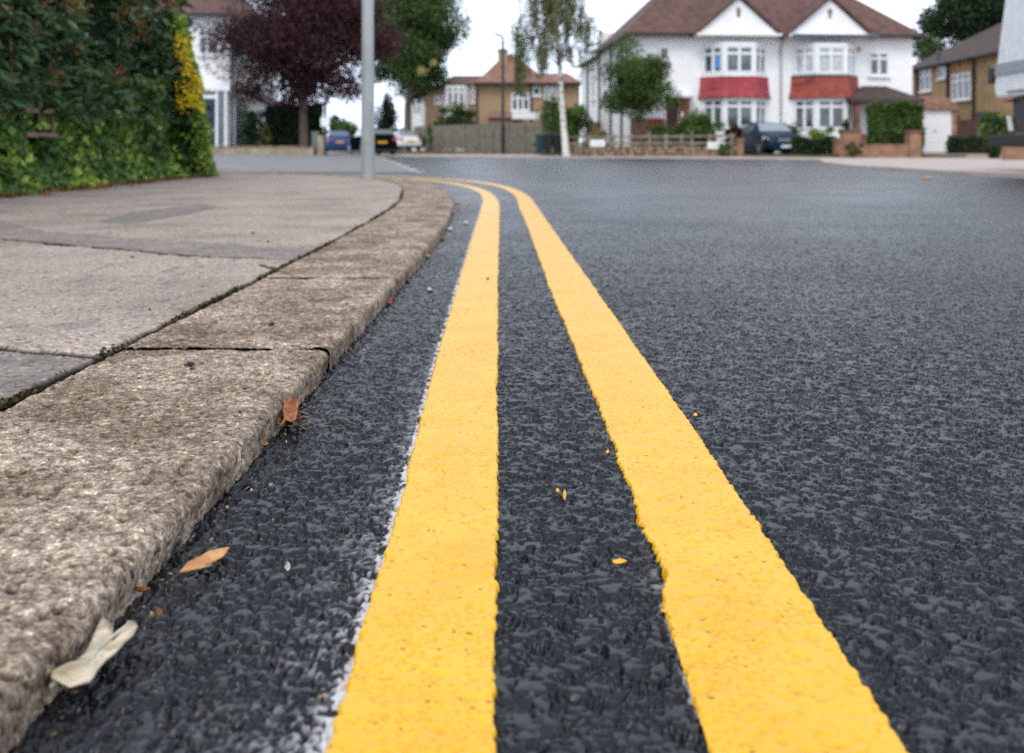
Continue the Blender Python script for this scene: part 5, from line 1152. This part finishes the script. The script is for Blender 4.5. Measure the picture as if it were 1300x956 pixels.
# local: y runs back towards the camera (negative), x to the right
zl=lambda z: z-.05
def sidepoly(pts,x0,x1,name,mat,parent=lr,bev=0):
    m=MB(); n=len(pts); m.add([(x0,y,z) for y,z in pts]+[(x1,y,z) for y,z in pts],[tuple(range(n)),tuple(range(2*n-1,n-1,-1))]+[(i,i+n,(i+1)%n+n,(i+1)%n) for i in range(n)]); return m.build(name,mat,parent,bevel=bev)
wpaint=plain('lorry_white_paint',(.80,.81,.83),.35,coat=.4)
bdy=sidepoly([(-.10,zl(.98)),(-.04,zl(1.10)),(-.16,zl(1.60)),(-.43,zl(2.6)),(-.50,zl(3.0)),(-7.5,zl(3.0)),(-7.5,zl(.98))],0,2.3,'body',wpaint,bev=.03)
sidepoly([(-.10,zl(1.27)),(-.13,zl(1.42)),(-7.5,zl(1.42)),(-7.5,zl(1.27))],-.022,-.001,'side_trim',plain('grey_trim',(.30,.31,.34),.4),bev=.006)
sidepoly([(-.4,zl(1.03)),(-.4,zl(1.06)),(-7.5,zl(1.06)),(-7.5,zl(1.03))],-.012,-.001,'skirt_seam',plain('seam_grey',(.22,.22,.24),.5))
sidepoly([(-.30,zl(.53)),(-.30,zl(.975)),(-7.4,zl(.975)),(-7.4,zl(.53))],.12,2.2,'chassis',M['black'])
sidepoly([(.12,zl(.36)),(.12,zl(.51)),(-3.0,zl(.51)),(-3.0,zl(.36))],.0,2.3,'bumper',M['rubber'],bev=.02)
sidepoly([(-.05,zl(1.20)),(-.0,zl(1.38)),(.03,zl(1.38)),(.03,zl(1.17))],-.05,.1,'mirror',M['black'],bev=.01)
sidepoly([(-.33,zl(.56)),(-.27,zl(.75)),(-.295,zl(.75)),(-.355,zl(.56))],.05,.10,'strut',M['white_paint'])
sidepoly([(-.20,zl(.92)),(-.20,zl(.955)),(-.32,zl(.955)),(-.32,zl(.92))],.06,.119,'marker_light',M['red_lens'])
for y in (-2.3,-6.3):
    for x0,x1 in ((.16,.42),(1.88,2.14)):
        wh=MB().loft([[(x,y+q*math.cos(a),.46+q*math.sin(a)-.0) for a in np.linspace(0,2*math.pi,28,endpoint=False)] for x,q in ((x0,.28),(x0,.43),(x0+.03,.46),(x1-.03,.46),(x1,.43),(x1,.28))]).build('wheel',M['rubber'],lr,smooth=True)
        MB().loft([[(x,y+q*math.cos(a),.46+q*math.sin(a)) for a in np.linspace(0,2*math.pi,24,endpoint=False)] for x,q in ((x0-.006,.26),(x0-.012,.24),(x0-.012,.08))]).build('rim',M['rim'],wh,smooth=True)

# ---------------------------------------------------------------- things lying in the gutter
def gz_road(x,y): return float(road_h(np.array([x]),np.array([y]))[0])
def leafmesh(name,outline,mat,label,curl=.006,z=.004,seed=0,cat='leaf',group=None,vein=True,thick=.0006,tilt=0,up=None,tone=None):
    """outline in photo pixels on the road plane -> curled leaf with a midrib fold, real thickness"""
    pts=[]
    for px,py in outline:
        Y=(CH-z)*F/(py-HY); pts.append(((px-650)*Y/F,Y))
    c=np.mean(pts,0); pts=np.array(pts)-c
    u,sv,vt=np.linalg.svd(pts); ax=vt[0]; ay=np.array([-ax[1],ax[0]])
    a=pts@ax; b=pts@ay; n=len(pts); rs=np.random.default_rng(seed)
    rings=[1,.66,.33]; V=[];Fs=[]
    for r in rings:
        for i in range(n):
            p=pts[i]*r; aa,bb=a[i]*r,b[i]*r; hgt=curl*(abs(bb)/max(abs(b).max(),1e-6))**1.3+curl*.8*(aa/max(abs(a).max(),1e-6))**2+rs.normal()*curl*.12
            if up is not None: hgt+=up*(pts[i]@np.array([0,1.])*r>-.0)*max(0,pts[i][1]*r)
            V.append((p[0],p[1],hgt))
    V.append((0,0,curl*.1)); k=len(V)-1
    for q in range(len(rings)-1):
        for i in range(n): Fs.append((q*n+i,q*n+(i+1)%n,(q+1)*n+(i+1)%n,(q+1)*n+i))
    for i in range(n): Fs.append(((len(rings)-1)*n+i,(len(rings)-1)*n+(i+1)%n,k))
    m=MB(); m.add(V,Fs); o=m.build(name,mat,None,smooth=True); o.location=(c[0],c[1],z)
    so_=o.modifiers.new('t','SOLIDIFY'); so_.thickness=thick
    tag(o,label,cat,group); return o
def zp(zx,zy): return (zx/2.321,500+zy/2.321)
brown=noisemat('dry_leaf_brown',(.40,.17,.06),(.62,.34,.16),60,.7,.4,200); cream=noisemat('bleached_dead_leaf',(.34,.27,.17),(.66,.58,.45),70,.7,.5,120)
rustm=noisemat('rust_brown_leaf',(.16,.055,.02),(.40,.15,.05),60,.7,.4,200); redm=noisemat('red_leaf',(.36,.03,.03),(.55,.08,.08),50,.6,.2); orm=noisemat('orange_leaf',(.42,.16,.04),(.60,.27,.10),50,.6,.2)
pale=noisemat('pale_leaf_scrap',(.42,.38,.32),(.58,.54,.48),60,.7,.2)
leafmesh('fallen_leaf',[zp(*q) for q in [(527,541),(538,528),(550,516),(566,506),(590,494),(612,484),(640,477),(676,470),(664,482),(656,488),(648,488),(640,500),(636,498),(626,514),(618,512),(609,528),(602,520),(592,530),(580,520),(568,519),(556,528),(540,536)]],brown,'flat tan dry leaf lying on the asphalt below the middle of the kerb',curl=.005,z=.0045)
# bleached leaf leaning on the kerb, with two lobes at its upper end
cl=leafmesh('fallen_leaf',[zp(*q) for q in [(150,868),(152,842),(180,828),(212,808),(245,782),(268,745),(285,705),(303,684),(322,690),(334,704),(328,722),(340,738),(352,726),(360,700),(378,680),(396,686),(406,704),(396,724),(372,745),(340,775),(310,800),(290,830),(278,856),(262,876),(205,882)]],cream,'large bleached cream leaf with a forked end against the kerb foot',curl=.0035,z=.012,thick=.0014,seed=3)
st=MB()
for pts in ([(150,868),(245,800),(305,740),(378,685)],[(270,790),(300,730),(305,690)],[(200,850),(260,820),(300,770)]):
    w=[]
    for q in pts: px,py=zp(*q); Y=(CH-.013)*F/(py-HY); w.append(((px-650)*Y/F-cl.location.x,Y-cl.location.y,.0022))
    st.tube(w,[.0012]*len(w),5)
st.build('veins',pale,cl,smooth=True)
leafmesh('fallen_leaf',[zp(*q) for q in [(808,92),(806,70),(820,66),(838,70),(840,94),(826,100)]],brown,'small tan leaf scrap at the kerb foot under the rust leaf',curl=.004,z=.006)
lf_=leafmesh('fallen_leaf',[zp(*q) for q in [(838,92),(832,60),(840,30),(862,28),(882,34),(878,62),(872,96),(856,92)]],rustm,'crumpled rust brown leaf standing at the kerb foot',curl=.006,z=.016,seed=5,thick=.001)
tw=MB()
def rp(zx,zy,z): px,py=zp(zx,zy); Y=(CH-z)*F/(py-HY); return ((px-650)*Y/F,Y,z)
for pts in ([(870,90,.006),(885,52,.020),(908,60,.022),(905,80,.012),(880,88,.006)],[(872,80,.010),(895,66,.02),(912,70,.018)],[(850,95,.005),(880,92,.006),(900,84,.010)]): tw.tube([rp(*q) for q in pts],.0009,5)
o=tw.build('dry_stem',M['twig'],None,smooth=True); tag(o,'tangle of thin dry stems beside the crumpled rust leaf','twig')
def scrap(px,py,w,h,mat,lab,seed,name='fallen_leaf',cat='leaf',z=.004,curl=.003):
    rs=np.random.default_rng(seed); n=9; ang=np.linspace(0,2*math.pi,n,endpoint=False)+rs.uniform(-.2,.2,n); r=rs.uniform(.55,1.1,n)
    return leafmesh(name,[(px+w/2*math.cos(a)*q,py+h/2*math.sin(a)*q) for a,q in zip(ang,r)],mat,lab,curl=curl,z=z,seed=seed,cat=cat)
for a in [(517,353,9,7,redm,'bright crimson leaf in the gutter beside the second kerb joint'),(494,383,10,8,redm,'dark red leaf in the gutter closer than the crimson one'),(526,340,10,6,orm,'orange leaf in the gutter just beyond the crimson one'),
          (543,325,7,4,pale,'pale scrap of leaf in the gutter beyond the orange leaf'),(545,319,8,4,orm,'small orange brown leaf in the gutter near the kerb bend'),(561,302,8,5,rustm,'brown leaf curled against the kerb bend'),(571,291,7,4,pale,'pale leaf in the gutter at the kerb bend'),(574,270,8,4,pale,'straw coloured leaf at the tip of the kerb bend'),(592,283,8,3,pale,'thin pale scrap on the asphalt between kerb bend and yellow line'),
          (580,257,9,3,orm,'tan leaf lying where the kerb curves away'),(365,723,9,13,pale,'small off white leaf scrap right of the flat tan leaf'),(201,697,8,4,orm,'tiny orange scrap close to the kerb foot'),(261,631,7,8,orm,'tiny tan scrap wedged under the kerb face'),(180,752,32,4,rustm,'narrow brown leaf stalk between the tan and the bleached leaf'),(202,781,10,8,rustm,'small rust scrap beside the bleached leaf'),(334,566,14,4,orm,'thin tan leaf strip below the rust leaf'),(545,368,6,4,pale,'tiny white scrap beside the yellow line'),(1177,226,14,3,orm,'flat orange leaf far out on the road'),(640,253.5,5,2.5,pale,'pale crumb between the two yellow lines at the bend'),(60,862,10,12,orm,'orange brown leaf tip under the bleached leaf')]:
    scrap(*a,seed=int(a[0]))
yel=plain('yellow_paint_crumb',(.80,.42,.02),.5)
for a in [(786,715.5,20,7,yel,'largest yellow paint crumb between the two lines'),(717,631,5,14,yel,'slim yellow paint crumb in the middle of the gap'),(708,624,5,5,yel,'tiny yellow paint dot beside the slim crumb'),(883,528,9,5,yel,'yellow paint crumb just outside the outer line'),(843,777,10,6,yel,'yellow paint crumb touching the inner side of the outer line'),(771,575,5,5,yel,'yellow paint crumb near the outer line above the largest crumb')]:
    scrap(*a,seed=int(a[0]),name='paint_crumb',cat='paint crumb',z=.003,curl=.0015)
# grit on the kerb, pavement and lines
def grit(px,py,s,zpl,mat,lab):
    Y=(CH-zpl)*F/(py-HY); x=(px-650)*Y/F; r=s/2*Y/F; rs=np.random.default_rng(int(px)); bm_=MB(); rings=[]
    for q,zz_ in ((.5,-.3),(1,.1),(.85,.6),(.4,.95)): rings.append([(r*q*math.cos(a)*rs.uniform(.75,1.2),r*q*math.sin(a)*rs.uniform(.75,1.2),r*zz_*.8) for a in np.linspace(0,2*math.pi,8,endpoint=False)])
    bm_.loft(rings); o=bm_.build('grit_stone',mat,None,smooth=True); o.location=(x,Y,zpl); tag(o,lab,'grit')
tar=plain('tar_coated_stone',(.012,.012,.014),.4)
for a in [(345,412,8,'black grit stone on the kerb by the first joint'),(343,413.5,4,'tiny black grit beside the one near the joint'),(242,463,10,'largest black grit stone on the first kerbstone'),(236,464,6,'black grit stone touching the largest one'),(243,468.5,6,'black grit piece just below the largest one'),(311,494,6,'black grit stone towards the kerb edge'),(305,524,6,'black grit stone near the kerb nose'),(332,386,4,'small black grit on the second kerbstone')]:
    grit(a[0],a[1],a[2],KH+.001,tar,a[3])
for a in [(168,327,5,'small black grit on the darker pavement strip'),(83,312,5,'small black grit on the pavement by the long crack'),(321,296,5,'black grit on the pavement towards the lamp column'),(340,307,4,'tiny grit on the pavement beyond the long crack'),(190,393,4,'tiny grit on the pale pavement')]:
    grit(a[0],a[1],a[2],KH,tar,a[3])
grit(619,354,4,.004,tar,'black speck of grit on the kerb side yellow line')
wst=plain('chalky_stone',(.6,.6,.6),.6)
grit(545.5,368.5,6,.002,wst,'white stone chip on the asphalt beside the yellow line'); grit(228,673,5,.003,wst,'white stone chip at the kerb foot'); grit(198,690,4,.003,wst,'white stone chip near the kerb foot')
# crumbs and dust gathered along the foot of the kerb, and scattered on the new surface
n=1500; ss=rng.uniform(sY(.4),sY(9),n); of=-np.abs(rng.normal(size=n))*.022-.002; x,y=kerb_at(ss,of); wide=rng.random(n)<.22
x=np.where(wide,x+rng.random(n)**1.5*.22,x); keep=(x<line_edge_x(LA,y,-1)-.004)|(y>7); x,y,wide=x[keep],y[keep],wide[keep]
z=road_h(x,y)+.0012; P=np.stack([x,y,z],-1); pick=rng.random(len(P)); szs=rng.uniform(.0018,.0055,len(P))*(1+.8*(y>2.5))
crumb=leafmat('leaf_crumbs',(.07,.04,.02),(.25,.13,.06),(.50,.38,.26),rough=.8,trans=0)
tag(leafcloud('leaf_crumbs',P,szs,crumb,None,rng.random(len(P))**1.4,aspect=.6,nrm=(0,0,2)),'tiny brown leaf crumbs and dust along the foot of the kerb','leaf crumbs',kind='stuff')
n=2600; ss=rng.uniform(sY(.75),sY(7),n); x,y=kerb_at(ss,KW+.004+np.abs(rng.normal(size=n))*.007); cl_=fbm(ss/.09,ss*0,707,3); k_=cl_>.47; x,y=x[k_],y[k_]
P=np.stack([x,y,KH-.004+.005*rng.random(len(x))],-1)
moss=leafmat('moss_and_dirt',(.012,.010,.006),(.045,.035,.015),(.13,.10,.03),rough=.95,trans=0)
tag(leafcloud('moss',P,rng.uniform(.004,.010,len(P)),moss,None,rng.random(len(P)),aspect=.8),'dark moss and dirt in the joint behind the kerb','moss',kind='stuff')
# repeats of one kind share a group phrase
words={'parked_car':'parked cars','fallen_leaf':'fallen leaves and scraps in the gutter','grit_stone':'loose grit stones','paint_crumb':'yellow paint crumbs','brick_pier':'brick piers','street_lamp':'street lamp columns','street_name_sign':'street name plates','dark_evergreen_tree':'dark evergreen trees','dead_twig':'dead twigs in the hedge','garden_shrub':'shrubs in the front gardens','rounded_bush':'rounded garden bushes','roadside_bush':'bushes by the side road','conifer_bush':'bushes beside the white porch','straw_shrub':'shrubs above the grey fence','wall_plant':'plants on the stone wall','low_hedge':'low hedges'}
for o in list(bpy.data.objects):
    b_=o.name.split('.')[0]
    if o.parent is None and b_ in words and not o.get('group') and sum(1 for q in bpy.data.objects if q.parent is None and q.name.split('.')[0]==b_)>1: o['group']=words[b_]
